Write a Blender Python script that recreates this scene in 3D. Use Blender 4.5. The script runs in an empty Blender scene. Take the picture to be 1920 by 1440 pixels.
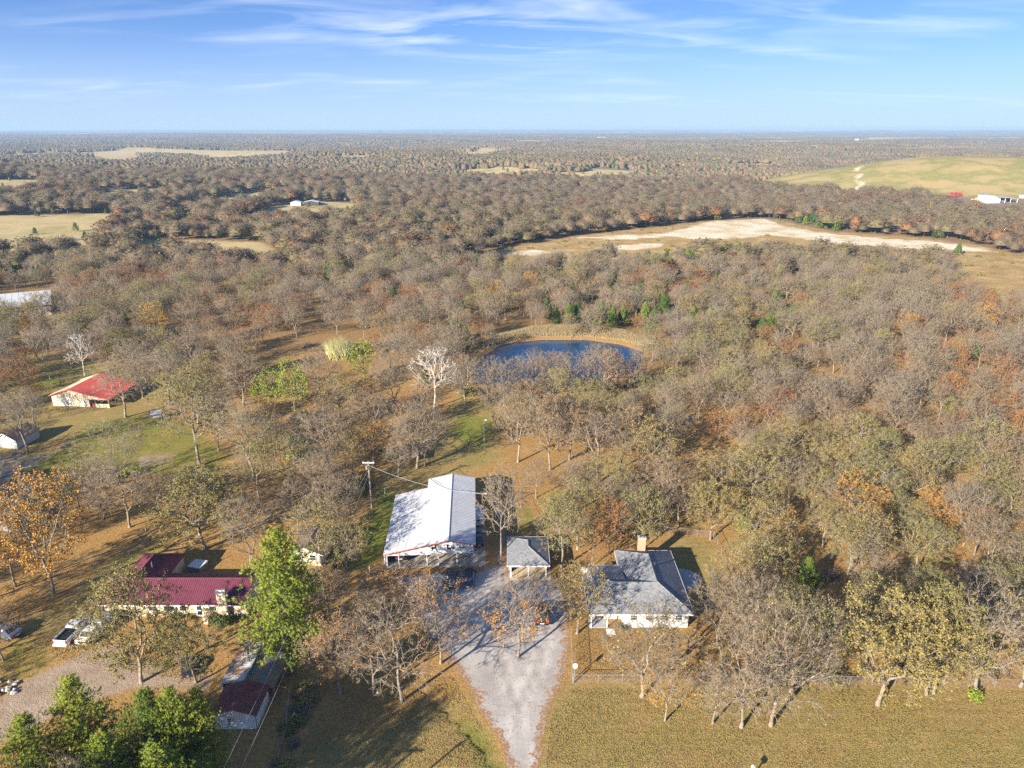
import bpy, bmesh, math, random
import numpy as np
from mathutils import Vector, Matrix, Euler
from mathutils.geometry import delaunay_2d_cdt

PI = math.pi
R = math.radians
scene = bpy.context.scene
COL = scene.collection

# ------------------------------------------------------------------ camera
CAM_H = 64.0
PITCH = R(19.83)
FPX = 1331.0                       # focal length in pixels of the 1920 wide photograph
cam = bpy.data.cameras.new("camera")
cam.sensor_width = 36.0
cam.lens = 36.0 * FPX / 1920.0
cam.clip_start = 1.0
cam.clip_end = 80000.0
cam_ob = bpy.data.objects.new("camera", cam)
COL.objects.link(cam_ob)
cam_ob.location = (0, 0, CAM_H)
cam_ob.rotation_euler = (PI / 2 - PITCH, 0, 0)
scene.camera = cam_ob

# ------------------------------------------------------------------ sky and sun
SUN_EL = R(21.5)
SHADOW_AZ = R(42.5)                # shadows run this far clockwise from +Y
SKY_SAT = 1.16
SKY_TINT = (0.98, 0.925, 1.09, 1)
w = bpy.data.worlds.new("World")
scene.world = w
w.use_nodes = True
nt = w.node_tree
nt.nodes.clear()
def N(tree, t, **kw):
    n = tree.nodes.new(t)
    for k, v in kw.items():
        setattr(n, k, v)
    return n
sky = N(nt, 'ShaderNodeTexSky', sky_type='NISHITA', sun_disc=False)
sky.sun_elevation = SUN_EL
sky.sun_rotation = SHADOW_AZ + PI  # the sun stands opposite to where shadows run
sky.altitude = 250
sky.air_density = 1.0
sky.dust_density = 0.35
sky.ozone_density = 2.0
geo = N(nt, 'ShaderNodeTexCoord')
sep = N(nt, 'ShaderNodeSeparateXYZ')
nt.links.new(geo.outputs['Generated'], sep.inputs[0])
zc = N(nt, 'ShaderNodeMath', operation='MAXIMUM'); zc.inputs[1].default_value = 0.015
nt.links.new(sep.outputs['Z'], zc.inputs[0])
zadd = N(nt, 'ShaderNodeMath', operation='ADD'); zadd.inputs[1].default_value = 0.10
nt.links.new(zc.outputs[0], zadd.inputs[0])
dv = N(nt, 'ShaderNodeVectorMath', operation='DIVIDE')
cmb = N(nt, 'ShaderNodeCombineXYZ')
for i in range(3):
    nt.links.new(zadd.outputs[0], cmb.inputs[i])
nt.links.new(geo.outputs['Generated'], dv.inputs[0]); nt.links.new(cmb.outputs[0], dv.inputs[1])
mp = N(nt, 'ShaderNodeMapping')
mp.inputs['Rotation'].default_value = (0, 0, R(-14))
mp.inputs['Scale'].default_value = (0.55, 1.25, 0.0)
CLOUD_LOC = (11.9, 6.3, 0)
mp.inputs['Location'].default_value = CLOUD_LOC
nt.links.new(dv.outputs[0], mp.inputs[0])
n1 = N(nt, 'ShaderNodeTexNoise'); n1.inputs['Scale'].default_value = 1.9; n1.inputs['Detail'].default_value = 9; n1.inputs['Roughness'].default_value = 0.55; n1.inputs['Distortion'].default_value = 0.6
nt.links.new(mp.outputs[0], n1.inputs['Vector'])
n2 = N(nt, 'ShaderNodeTexNoise'); n2.inputs['Scale'].default_value = 0.55; n2.inputs['Detail'].default_value = 3
nt.links.new(mp.outputs[0], n2.inputs['Vector'])
r1 = N(nt, 'ShaderNodeMapRange'); r1.inputs[1].default_value = 0.42; r1.inputs[2].default_value = 0.82
nt.links.new(n1.outputs['Fac'], r1.inputs[0])
r2 = N(nt, 'ShaderNodeMapRange'); r2.inputs[1].default_value = 0.46; r2.inputs[2].default_value = 0.68
nt.links.new(n2.outputs['Fac'], r2.inputs[0])
mul = N(nt, 'ShaderNodeMath', operation='MULTIPLY')
nt.links.new(r1.outputs[0], mul.inputs[0]); nt.links.new(r2.outputs[0], mul.inputs[1])
mul2 = N(nt, 'ShaderNodeMath', operation='MULTIPLY'); mul2.inputs[1].default_value = 0.72
fadez = N(nt, 'ShaderNodeMapRange'); fadez.inputs[1].default_value = 0.012; fadez.inputs[2].default_value = 0.06
nt.links.new(sep.outputs['Z'], fadez.inputs[0])
mul3 = N(nt, 'ShaderNodeMath', operation='MULTIPLY')
nt.links.new(mul.outputs[0], mul3.inputs[0]); nt.links.new(fadez.outputs[0], mul3.inputs[1])
nt.links.new(mul3.outputs[0], mul2.inputs[0])
mixc = N(nt, 'ShaderNodeMix', data_type='RGBA')
mixc.inputs[7].default_value = (6.0, 6.2, 6.6, 1)
# clear deep air: the pale band at the horizon is thin
lift = N(nt, 'ShaderNodeVectorMath', operation='MULTIPLY_ADD')
lift.inputs[1].default_value = (1, 1, 1.9); lift.inputs[2].default_value = (0, 0, 0.15)
nt.links.new(geo.outputs['Generated'], lift.inputs[0])
nrm_ = N(nt, 'ShaderNodeVectorMath', operation='NORMALIZE')
nt.links.new(lift.outputs[0], nrm_.inputs[0]); nt.links.new(nrm_.outputs[0], sky.inputs['Vector'])
tint = N(nt, 'ShaderNodeHueSaturation')
tint.inputs['Saturation'].default_value = SKY_SAT
tint.inputs['Value'].default_value = 1.0
tint.inputs['Hue'].default_value = 0.497
tint2 = N(nt, 'ShaderNodeMix', data_type='RGBA', blend_type='MULTIPLY')
tint2.inputs[0].default_value = 1.0
tint2.inputs[7].default_value = SKY_TINT
nt.links.new(sky.outputs[0], tint.inputs['Color']); nt.links.new(tint.outputs[0], tint2.inputs[6])
# pale dusty air low over the whole horizon
pale = N(nt, 'ShaderNodeMix', data_type='RGBA'); pale.inputs[7].default_value = (2.5, 3.2, 4.1, 1)
pf = N(nt, 'ShaderNodeMapRange', interpolation_type='SMOOTHSTEP'); pf.inputs[1].default_value = -0.01; pf.inputs[2].default_value = 0.13; pf.inputs[3].default_value = 0.85; pf.inputs[4].default_value = 0.0
nt.links.new(sep.outputs['Z'], pf.inputs[0]); nt.links.new(pf.outputs[0], pale.inputs[0]); nt.links.new(tint2.outputs[2], pale.inputs[6])
nt.links.new(mul2.outputs[0], mixc.inputs[0]); nt.links.new(pale.outputs[2], mixc.inputs[6])
bg = N(nt, 'ShaderNodeBackground'); bg.inputs['Strength'].default_value = 0.094
nt.links.new(mixc.outputs[2], bg.inputs['Color'])
wo = N(nt, 'ShaderNodeOutputWorld')
nt.links.new(bg.outputs[0], wo.inputs[0])

sun = bpy.data.lights.new("sun", 'SUN')
sun.energy = 5.0
sun.angle = R(0.5)
sun.color = (1.0, 0.90, 0.76)
sun_ob = bpy.data.objects.new("sun", sun)
COL.objects.link(sun_ob)
sun_dir = Vector((math.sin(SHADOW_AZ) * math.cos(SUN_EL), math.cos(SHADOW_AZ) * math.cos(SUN_EL), -math.sin(SUN_EL)))
sun_ob.rotation_euler = sun_dir.to_track_quat('-Z', 'Y').to_euler()
sun_ob.location = (-200, -200, 200)

scene.view_settings.view_transform = 'Standard'
scene.view_settings.look = 'None'
scene.view_settings.exposure = 1.3
scene.view_settings.gamma = 1.0
scene.render.engine = 'CYCLES'
cy = scene.cycles
cy.use_denoising = False
cy.max_bounces = 4
cy.diffuse_bounces = 1
cy.glossy_bounces = 2
cy.transmission_bounces = 2
cy.volume_bounces = 0
cy.transparent_max_bounces = 8
cy.use_adaptive_sampling = False
cy.caustics_reflective = False
cy.caustics_refractive = False
cy.sample_clamp_indirect = 4.0
cy.debug_use_spatial_splits = True
cy.denoising_prefilter = 'ACCURATE'

# ------------------------------------------------------------------ picture <-> world
CP, SP = math.cos(PITCH), math.sin(PITCH)
def P(u, v, z=0.0):
    """the point at height z seen at pixel (u, v) of the 1920 x 1440 photograph"""
    dx = (u - 960) / FPX; dy = (720 - v) / FPX
    d = (dx, CP + dy * SP, -SP + dy * CP)
    t = (z - CAM_H) / d[2]
    return (d[0] * t, d[1] * t)
def proj(x, y, z):
    dz = z - CAM_H
    zf = y * CP - dz * SP; zu = y * SP + dz * CP
    return (960 + FPX * x / zf, 720 - FPX * zu / zf)

# ------------------------------------------------------------------ terrain
def sst(a, b, x):
    t = np.clip((x - a) / (b - a), 0, 1)
    return t * t * (3 - 2 * t)
def wob(x, y, s, seed=0.0):
    return (np.sin(x / s * 1.0 + 1.3 + seed) * np.cos(y / s * 1.13 + 0.7 - seed) + 0.6 * np.sin(x / s * 2.1 - y / s * 1.7 + 2.0 + seed * 2)
            + 0.4 * np.cos(x / s * 3.3 + y / s * 2.9 + seed * 3)) / 2.0
POND = [(884, 716), (886, 690), (902, 668), (935, 645), (1010, 636), (1100, 636), (1165, 645), (1208, 658), (1206, 690), (1180, 708), (1140, 716), (1050, 712), (960, 716), (920, 722)]
DAM = [(905, 652), (960, 636), (1010, 631), (1100, 631), (1165, 638), (1228, 655), (1235, 645), (1180, 626), (1100, 614), (1000, 617), (930, 633)]
def polyw(pts, z=0.0):
    return np.array([P(u, v, z) for u, v in pts])
def poly_sd(poly, x, y):
    """signed distance to a polygon, positive inside"""
    x = np.asarray(x, float); y = np.asarray(y, float)
    d = np.full(x.shape, 1e18); ins = np.zeros(x.shape, bool)
    n = len(poly)
    for i in range(n):
        ax, ay = poly[i]; bx, by = poly[(i + 1) % n]
        ex, ey = bx - ax, by - ay
        L = ex * ex + ey * ey + 1e-12
        t = np.clip(((x - ax) * ex + (y - ay) * ey) / L, 0, 1)
        d = np.minimum(d, (x - ax - t * ex) ** 2 + (y - ay - t * ey) ** 2)
        c = ((ay > y) != (by > y)) & (x < ex * (y - ay) / (ey + 1e-12) + ax)
        ins ^= c
    d = np.sqrt(d)
    return np.where(ins, d, -d)
PONDW = polyw(POND, -0.5)
DAMW = polyw(DAM)
DITCH = polyw([(800, 1295), (838, 1328), (875, 1365), (915, 1405), (938, 1445)])
MC = (600.0, 930.0)                # centre of the grassed mound
def line_d(line, x, y):
    d = np.full(np.shape(x), 1e18)
    for i in range(len(line) - 1):
        ax, ay = line[i]; bx, by = line[i + 1]
        ex, ey = bx - ax, by - ay
        t = np.clip(((x - ax) * ex + (y - ay) * ey) / (ex * ex + ey * ey), 0, 1)
        d = np.minimum(d, (x - ax - t * ex) ** 2 + (y - ay - t * ey) ** 2)
    return np.sqrt(d)
def height(x, y):
    x = np.asarray(x, float); y = np.asarray(y, float)
    d = np.hypot(x, y)
    h = sst(420, 1100, d) * (9 * wob(x, y, 280) + 15 * wob(x, y, 700, 2.0))
    h = h * (1 - 0.6 * sst(2500, 6000, d))
    h = h + sst(3500, 6000, d) * (1 - sst(7000, 9000, d)) * (6 + 14 * wob(x * .6, y, 900, 1.5))
    h = h + sst(8000, 12500, d) * (1 - sst(16000, 24000, d)) * (26 + 16 * wob(x, y, 2600, 4.0))
    m = np.hypot((x - MC[0]) / 300, (y - MC[1]) / 235)
    mask = 1 - sst(0.15, 1.02, m)
    h = h * (1 - (1 - sst(0.7, 1.3, m))) + 30 * mask
    near = d < 420
    if near.any():
        sd = poly_sd(PONDW, x, y)
        h = h - 1.6 * sst(-1.0, 4.0, sd)
        h = h + 1.2 * sst(-1.0, 4.0, poly_sd(DAMW, x, y))
        h = h - 0.45 * (1 - sst(0.0, 1.4, line_d(DITCH, x, y)))
    return h
def hz(x, y):
    return float(height(np.array([x]), np.array([y]))[0])
def PT(u, v):
    """pixel to terrain"""
    x, y = P(u, max(v, 245.0))
    z = hz(x, y)
    for _ in range(12):
        x, y = P(u, max(v, 245.0), z * 1.0 if z < 50 else 50)
        z = z + 0.6 * (hz(x, y) - z)
    return (x, y)
def polyt(pts, clear=0.0):
    """picture outline to terrain; clear: height of the wood in front, whose foot lies nearer than its top shows"""
    mv = sum(v for _, v in pts) / len(pts)
    out = []
    for u, v in pts:
        x, y = PT(u, v)
        if clear and v > mv:
            x, y = PT(u, v + clear * FPX / math.hypot(x, y))
        out.append((x, y))
    return np.array(out)

# ------------------------------------------------------------------ node helpers
def mat(name):
    m = bpy.data.materials.new(name); m.use_nodes = True
    t = m.node_tree; t.nodes.clear()
    b = N(t, 'ShaderNodeBsdfPrincipled'); o = N(t, 'ShaderNodeOutputMaterial')
    t.links.new(b.outputs[0], o.inputs[0])
    b.inputs['Specular IOR Level'].default_value = 0.25
    return m, t, b
def ramp(t, fac, stops):
    r = N(t, 'ShaderNodeValToRGB')
    e = r.color_ramp.elements
    while len(e) < len(stops):
        e.new(0.5)
    for i, (p, c) in enumerate(stops):
        e[i].position = p; e[i].color = (*c, 1)
    t.links.new(fac, r.inputs[0])
    return r.outputs[0]
def noise(t, scale, detail=4, rough=0.6, vec=None, dim='3D'):
    n = N(t, 'ShaderNodeTexNoise', noise_dimensions=dim)
    n.inputs['Scale'].default_value = scale; n.inputs['Detail'].default_value = detail; n.inputs['Roughness'].default_value = rough
    if vec is not None:
        t.links.new(vec, n.inputs['Vector'])
    return n.outputs['Fac']
def worldpos(t):
    return N(t, 'ShaderNodeNewGeometry').outputs['Position']
def objpos(t):
    return N(t, 'ShaderNodeTexCoord').outputs['Object']
def mixrgb(t, fac, a, b, blend='MIX'):
    m = N(t, 'ShaderNodeMix', data_type='RGBA', blend_type=blend)
    for s, v in ((0, fac), (6, a), (7, b)):
        if hasattr(v, 'links') or isinstance(v, bpy.types.NodeSocket):
            t.links.new(v, m.inputs[s])
        elif s == 0:
            m.inputs[0].default_value = v
        else:
            m.inputs[s].default_value = (*v, 1)
    return m.outputs[2]
def math_n(t, op, a, b=None):
    m = N(t, 'ShaderNodeMath', operation=op)
    for i, v in enumerate((a, b)):
        if v is None:
            continue
        if isinstance(v, bpy.types.NodeSocket):
            t.links.new(v, m.inputs[i])
        else:
            m.inputs[i].default_value = v
    return m.outputs[0]
def maprange(t, v, a, b, c=0.0, d=1.0):
    m = N(t, 'ShaderNodeMapRange')
    t.links.new(v, m.inputs[0])
    for i, k in enumerate((a, b, c, d)):
        m.inputs[i + 1].default_value = k
    return m.outputs[0]
def bump(t, b, h, strength=0.5, dist=0.1):
    n = N(t, 'ShaderNodeBump'); n.inputs['Strength'].default_value = strength; n.inputs['Distance'].default_value = dist
    t.links.new(h, n.inputs['Height']); t.links.new(n.outputs[0], b.inputs['Normal'])

MATS = {}
def plain(name, col, rough=0.6, var=0.15, scale=3.0, metal=0.0, spec=0.25, dirt=None):
    if name in MATS:
        return MATS[name]
    m, t, b = mat(name)
    f = noise(t, scale, 5, 0.6, objpos(t))
    c = ramp(t, f, [(0.25, tuple(x * (1 - var) for x in col)), (0.75, tuple(min(1, x * (1 + var)) for x in col))])
    if dirt:
        f2 = noise(t, scale * 0.37, 6, 0.7, objpos(t))
        c = mixrgb(t, maprange(t, f2, 0.52, 0.72, 0, 0.8), c, dirt)
    t.links.new(c, b.inputs['Base Color'])
    b.inputs['Roughness'].default_value = rough; b.inputs['Metallic'].default_value = metal
    b.inputs['Specular IOR Level'].default_value = spec
    MATS[name] = m
    return m

# bark and twigs
def bark_mat(name, dark, light):
    m, t, b = mat(name)
    oi = N(t, 'ShaderNodeObjectInfo')
    f = noise(t, 2.2, 5, 0.7, objpos(t))
    c = ramp(t, f, [(0.3, dark), (0.7, light)])
    c = mixrgb(t, maprange(t, oi.outputs['Random'], 0, 1, 0.0, 0.30), c, (0.12, 0.085, 0.06))
    t.links.new(c, b.inputs['Base Color']); b.inputs['Roughness'].default_value = 0.9
    b.inputs['Specular IOR Level'].default_value = 0.1
    return m
M_BARK = bark_mat("oak bark", (0.16, 0.13, 0.10), (0.44, 0.375, 0.29))
M_TWIG = bark_mat("twig bark", (0.20, 0.165, 0.118), (0.41, 0.345, 0.252))
M_DARKBARK = bark_mat("dark bark", (0.09, 0.07, 0.055), (0.22, 0.18, 0.14))
M_WHITEBARK = bark_mat("white bark", (0.52, 0.48, 0.42), (0.72, 0.68, 0.61))
def leaf_mat(name, stops, small=0.35):
    m, t, b = mat(name)
    oi = N(t, 'ShaderNodeObjectInfo')
    f = noise(t, 0.55, 3, 0.6, objpos(t))
    g = noise(t, 4.0, 2, 0.5, objpos(t))
    v = math_n(t, 'ADD', math_n(t, 'MULTIPLY', oi.outputs['Random'], 0.55), math_n(t, 'MULTIPLY', f, 0.45))
    v = math_n(t, 'ADD', v, math_n(t, 'MULTIPLY', math_n(t, 'SUBTRACT', g, 0.5), small))
    c = ramp(t, v, stops)
    t.links.new(c, b.inputs['Base Color']); b.inputs['Roughness'].default_value = 0.75
    b.inputs['Specular IOR Level'].default_value = 0.15
    return m
L_OLIVE = leaf_mat("olive oak leaf", [(0.15, (0.15, 0.155, 0.045)), (0.4, (0.25, 0.235, 0.07)), (0.62, (0.31, 0.26, 0.085)), (0.85, (0.34, 0.23, 0.085))])
L_LEAFY = leaf_mat("yellow olive leaf", [(0.15, (0.16, 0.15, 0.05)), (0.4, (0.25, 0.215, 0.07)), (0.62, (0.30, 0.235, 0.075)), (0.85, (0.32, 0.21, 0.07))])
L_TAN = leaf_mat("dry tan leaf", [(0.2, (0.24, 0.17, 0.095)), (0.5, (0.32, 0.215, 0.11)), (0.8, (0.36, 0.20, 0.09))])
L_RUSSET = leaf_mat("russet oak leaf", [(0.15, (0.22, 0.115, 0.05)), (0.4, (0.34, 0.155, 0.055)), (0.65, (0.38, 0.19, 0.075)), (0.85, (0.29, 0.105, 0.045))])
L_YELLOW = leaf_mat("orange yellow leaf", [(0.2, (0.42, 0.22, 0.045)), (0.5, (0.52, 0.29, 0.05)), (0.8, (0.42, 0.20, 0.05))])
L_GREEN = leaf_mat("yellow green leaf", [(0.2, (0.20, 0.27, 0.035)), (0.5, (0.32, 0.37, 0.05)), (0.8, (0.45, 0.43, 0.07))])
L_CEDAR = leaf_mat("cedar foliage", [(0.2, (0.045, 0.085, 0.022)), (0.5, (0.085, 0.135, 0.03)), (0.8, (0.17, 0.21, 0.04))])
L_PINE = leaf_mat("pine needles", [(0.2, (0.13, 0.19, 0.03)), (0.5, (0.24, 0.305, 0.04)), (0.8, (0.37, 0.40, 0.055))])
L_BUSH = leaf_mat("garden bush leaf", [(0.2, (0.03, 0.07, 0.02)), (0.5, (0.07, 0.12, 0.025)), (0.8, (0.16, 0.17, 0.04))])
L_REED = leaf_mat("dry reed", [(0.2, (0.34, 0.25, 0.12)), (0.5, (0.46, 0.355, 0.18)), (0.8, (0.54, 0.43, 0.24))])

# ------------------------------------------------------------------ mesh helpers
def mk_mesh(name, V, F, mats, midx=None, smooth=False):
    """mesh from numpy vertices and triangles"""
    V = np.asarray(V, np.float32).reshape(-1, 3); F = np.asarray(F, np.int32).reshape(-1, 3)
    me = bpy.data.meshes.new(name)
    me.vertices.add(len(V)); me.vertices.foreach_set('co', V.ravel())
    me.loops.add(F.size); me.loops.foreach_set('vertex_index', F.ravel())
    me.polygons.add(len(F))
    me.polygons.foreach_set('loop_start', np.arange(0, F.size, 3, dtype=np.int32))
    me.polygons.foreach_set('loop_total', np.full(len(F), 3, np.int32))
    for m in mats:
        me.materials.append(m)
    if midx is not None:
        me.polygons.foreach_set('material_index', np.asarray(midx, np.int32))
    if smooth:
        me.polygons.foreach_set('use_smooth', np.ones(len(F), bool))
    me.update(calc_edges=True)
    return me
def tag(o, label=None, cat=None, group=None, kind=None):
    if label: o['label'] = label
    if cat: o['category'] = cat
    if group: o['group'] = group
    if kind: o['kind'] = kind
    return o
def link(name, me, parent=None, loc=None):
    o = bpy.data.objects.new(name, me); COL.objects.link(o)
    if parent is not None: o.parent = parent
    if loc is not None: o.location = loc
    return o
def empty(name, loc=(0, 0, 0), rz=0.0, label=None, cat=None, group=None):
    o = bpy.data.objects.new(name, None); COL.objects.link(o)
    o.empty_display_size = 0.5
    o.location = loc; o.rotation_euler = (0, 0, rz)
    return tag(o, label, cat, group)
class MB:
    def __init__(s): s.v = []; s.f = []
    def add(s, vs, fs):
        n = len(s.v); s.v += [tuple(p) for p in vs]; s.f += [tuple(i + n for i in f) for f in fs]; return s
    def box(s, x0, x1, y0, y1, z0, z1):
        return s.add([(x0, y0, z0), (x1, y0, z0), (x1, y1, z0), (x0, y1, z0), (x0, y0, z1), (x1, y0, z1), (x1, y1, z1), (x0, y1, z1)],
                     [(0, 3, 2, 1), (4, 5, 6, 7), (0, 1, 5, 4), (1, 2, 6, 5), (2, 3, 7, 6), (3, 0, 4, 7)])
    def slab(s, pts, t):
        """a sheet of thickness t below the given polygon (counter-clockwise seen from above)"""
        n = len(pts)
        lo = [(p[0], p[1], p[2] - t) for p in pts]
        return s.add(list(pts) + lo, [tuple(range(n)), tuple(range(2 * n - 1, n - 1, -1))] + [(i, i + n, (i + 1) % n + n, (i + 1) % n) for i in range(n)])
    def prism(s, prof, a, b, axis='y'):
        """profile (p, z) extruded along an axis from a to b"""
        n = len(prof)
        if axis == 'y': A = [(p, a, z) for p, z in prof]; B = [(p, b, z) for p, z in prof]
        else: A = [(a, p, z) for p, z in prof]; B = [(b, p, z) for p, z in prof]
        return s.add(A + B, [tuple(range(n)), tuple(range(2 * n - 1, n - 1, -1))] + [(i, (i + 1) % n, (i + 1) % n + n, i + n) for i in range(n)])
    def tube(s, pts, r, n=6, cap=True):
        pts = [Vector(p) for p in pts]
        rs = r if isinstance(r, (list, tuple)) else [r] * len(pts)
        base = len(s.v)
        for i, p in enumerate(pts):
            d = (pts[min(i + 1, len(pts) - 1)] - pts[max(i - 1, 0)]).normalized()
            a = d.orthogonal().normalized() if abs(d.z) < 0.9 else d.cross(Vector((0, 1, 0))).normalized()
            b = d.cross(a)
            for k in range(n):
                th = 2 * PI * k / n
                s.v.append(tuple(p + (a * math.cos(th) + b * math.sin(th)) * rs[i]))
        for i in range(len(pts) - 1):
            for k in range(n):
                k2 = (k + 1) % n
                s.f.append((base + i * n + k, base + i * n + k2, base + (i + 1) * n + k2, base + (i + 1) * n + k))
        if cap:
            s.f.append(tuple(base + k for k in range(n))[::-1])
            s.f.append(tuple(base + (len(pts) - 1) * n + k for k in range(n)))
        return s
    def mesh(s, name, m, smooth=False):
        me = bpy.data.meshes.new(name); me.from_pydata(s.v, [], s.f)
        bm = bmesh.new(); bm.from_mesh(me); bmesh.ops.recalc_face_normals(bm, faces=bm.faces); bm.to_mesh(me); bm.free()
        if m: me.materials.append(m)
        if smooth:
            for p in me.polygons: p.use_smooth = True
        return me
    def build(s, name, m, parent=None, smooth=False, bevel=0.0):
        o = link(name, s.mesh(name, m, smooth), parent)
        if bevel:
            md = o.modifiers.new("bevel", 'BEVEL'); md.width = bevel; md.segments = 2; md.limit_method = 'ANGLE'
        return o

# ------------------------------------------------------------------ ground: one sheet to the horizon
def grow(start, step, rate, end):
    out = [start]; s = step
    while out[-1] < end:
        out.append(out[-1] + s); s *= rate
    return out
xp = list(np.arange(0, 92, 1.5)) + grow(92, 1.6, 1.04, 27000)
xs = np.array([-v for v in xp[:0:-1]] + xp)
ys = np.array(list(np.arange(-400, 41, 40)) + list(np.arange(44, 262, 1.5)) + grow(262.5, 1.6, 1.032, 27000))
GX, GY = np.meshgrid(xs, ys)
gx, gy = GX.ravel(), GY.ravel()
gz = height(gx, gy)
nx, ny = len(xs), len(ys)

QUARRY = polyt([(880, 490), (905, 474), (960, 462), (1100, 440), (1240, 424), (1330, 413), (1440, 409), (1560, 434), (1650, 440), (1740, 446), (1850, 462), (1900, 476), (1890, 502), (1800, 506), (1690, 500), (1560, 489), (1400, 476), (1300, 482), (1150, 500), (1000, 512), (900, 505)])
SANDY = [polyt([(1290, 425), (1340, 413), (1440, 411), (1470, 424), (1570, 440), (1740, 452), (1860, 466), (1840, 473), (1700, 466), (1560, 456), (1440, 440), (1390, 448), (1300, 449), (1240, 440)]),
         polyt([(940, 474), (1000, 468), (1050, 472), (1000, 480)]), polyt([(1060, 445), (1200, 440), (1290, 432), (1300, 440), (1180, 450)]), polyt([(1100, 468), (1160, 458), (1250, 456), (1240, 464), (1150, 472)])]
RUSTFIELD = polyt([(1770, 478), (1880, 476), (2100, 480), (2100, 600), (1920, 585), (1860, 566), (1790, 540), (1755, 495)])
SOIL = polyt([(1668, 526), (1708, 520), (1712, 534), (1688, 544)])
FIELDS = [polyt(p, 10.0) for p in (
    [(-200, 408), (60, 404), (215, 400), (232, 414), (170, 452), (60, 456), (-200, 460)],
    [(-200, 339), (40, 337), (88, 339), (70, 350), (-200, 354)],
    [(150, 284), (260, 283), (285, 290), (270, 300), (215, 308), (160, 300)], [(285, 281), (560, 282), (560, 285), (290, 286)],
    [(440, 394), (520, 384), (600, 379), (664, 381), (655, 392), (570, 397), (500, 402), (440, 402)],
    [(170, 356), (420, 352), (420, 356), (200, 361)], [(300, 374), (460, 362), (560, 358), (560, 362), (430, 374), (300, 380)],
    [(270, 448), (420, 452), (490, 455), (560, 462), (480, 470), (360, 462), (260, 462)],
    [(870, 314), (930, 309), (1010, 313), (1015, 318), (930, 321), (880, 320)], [(1040, 319), (1210, 320), (1210, 323), (1040, 323)],
    [(850, 286), (880, 277), (930, 276), (980, 282), (930, 286), (870, 290)], [(690, 279), (720, 275), (760, 278), (720, 283)],
    [(640, 394), (668, 381), (672, 396), (650, 404)], [(1340, 305), (1440, 304), (1500, 308), (1400, 310)], [(0, 288), (90, 289), (60, 297), (0, 296)])]
ROAD = polyt([(120, 452), (180, 446), (240, 437), (290, 424), (330, 412), (385, 402)])
ROAD2 = polyt([(672, 332), (690, 326), (712, 317), (722, 311)])
MOUNDTRACK = polyt([(1606, 300), (1618, 312), (1608, 330), (1612, 348), (1612, 360)])

GREEN = [(1.0, polyw([(715, 905), (745, 925), (735, 985), (722, 1030), (706, 1052), (668, 1070), (652, 1052), (690, 985)])),
         (0.75, polyw([(862, 768), (926, 790), (918, 842), (872, 838), (842, 805)])),
         (0.62, polyw([(-60, 878), (110, 838), (170, 790), (270, 775), (350, 790), (430, 850), (400, 905), (300, 900), (180, 880), (-60, 930)])),
         (0.6, polyw([(70, 700), (160, 720), (60, 730), (-60, 715), (-60, 690)])),
         (0.95, polyw([(852, 1345), (884, 1356), (915, 1388), (942, 1436), (950, 1500), (900, 1500), (885, 1410)])),
         (0.38, polyw([(1600, 1345), (1760, 1355), (1960, 1360), (1960, 1470), (1560, 1470)])),
         (0.45, polyw([(40, 1180), (150, 1215), (90, 1262), (-20, 1300), (-20, 1240)])),
         (0.6, polyw([(960, 945), (1000, 950), (1015, 985), (968, 1002)])),
         (0.5, polyw([(330, 1010), (250, 1030), (130, 1090), (170, 1075), (300, 1040)])),
         (0.3, polyw([(1080, 1290), (1340, 1370), (1340, 1470), (1020, 1470), (1030, 1350)]))]
TAN = [(0.95, polyw([(1062, 1268), (1072, 1284), (1480, 1282), (1960, 1292), (1960, 1500), (960, 1500), (1010, 1420), (1026, 1340)])),
       (0.8, polyw([(880, 1300), (925, 1370), (965, 1500), (520, 1500), (560, 1400), (800, 1330)])),
       (0.8, polyw([(1235, 1010), (1330, 1008), (1368, 1075), (1330, 1110), (1260, 1080)])),
       (0.7, polyw([(940, 745), (860, 740), (760, 860), (700, 890), (745, 925), (900, 885), (940, 860)])),
       (0.75, polyw([(-20, 1200), (160, 1200), (230, 1120), (300, 1030), (180, 1060), (130, 1120)])),
       (0.7, polyw([(-60, 640), (330, 700), (330, 760), (200, 800), (-60, 880)])),
       (0.6, polyw([(1280, 880), (1380, 850), (1380, 910), (1290, 915)]))]
DIRT = [(0.9, polyw([(-40, 1340), (55, 1272), (140, 1232), (205, 1208), (225, 1222), (330, 1262), (400, 1262), (385, 1300), (250, 1290), (130, 1330), (40, 1375), (-40, 1410)])),
        (0.6, polyw([(-40, 850), (60, 855), (120, 840), (60, 880), (-40, 905)])), (0.5, polyw([(250, 855), (330, 845), (330, 872), (260, 875)]))]

def cover(lst, x, y, soft):
    o = np.zeros(x.shape)
    for wgt, poly in lst:
        o = np.maximum(o, wgt * sst(-soft, soft, poly_sd(poly, x, y)))
    return o
dist = np.hypot(gx, gy)
soft = 1.5 + dist * 0.004
def farfield(x, y):
    """open fields between the far woods"""
    d = np.hypot(x, y)
    f = wob(x * 0.55, y * 1.0, 330, 7.0) + 0.5 * wob(x, y * 1.7, 140, 3.0)
    m = sst(0.66, 0.80, f) * sst(900, 1300, d)
    f2 = wob(x * 0.5, y * 0.75, 900, 5.0) + 0.3 * wob(x, y, 260, 2.0)
    return np.maximum(m, sst(0.50, 0.62, f2) * sst(1500, 1900, d))
wg = cover(GREEN, gx, gy, 2.0); wt = cover(TAN, gx, gy, 2.0); wd = cover(DIRT, gx, gy, 1.3)
tanf = np.zeros(gx.shape); sand = np.zeros(gx.shape)
for p in FIELDS:
    tanf = np.maximum(tanf, sst(-1, 1, poly_sd(p, gx, gy) / soft))
ff = farfield(gx, gy)
tanf = np.maximum(tanf, ff)
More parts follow.
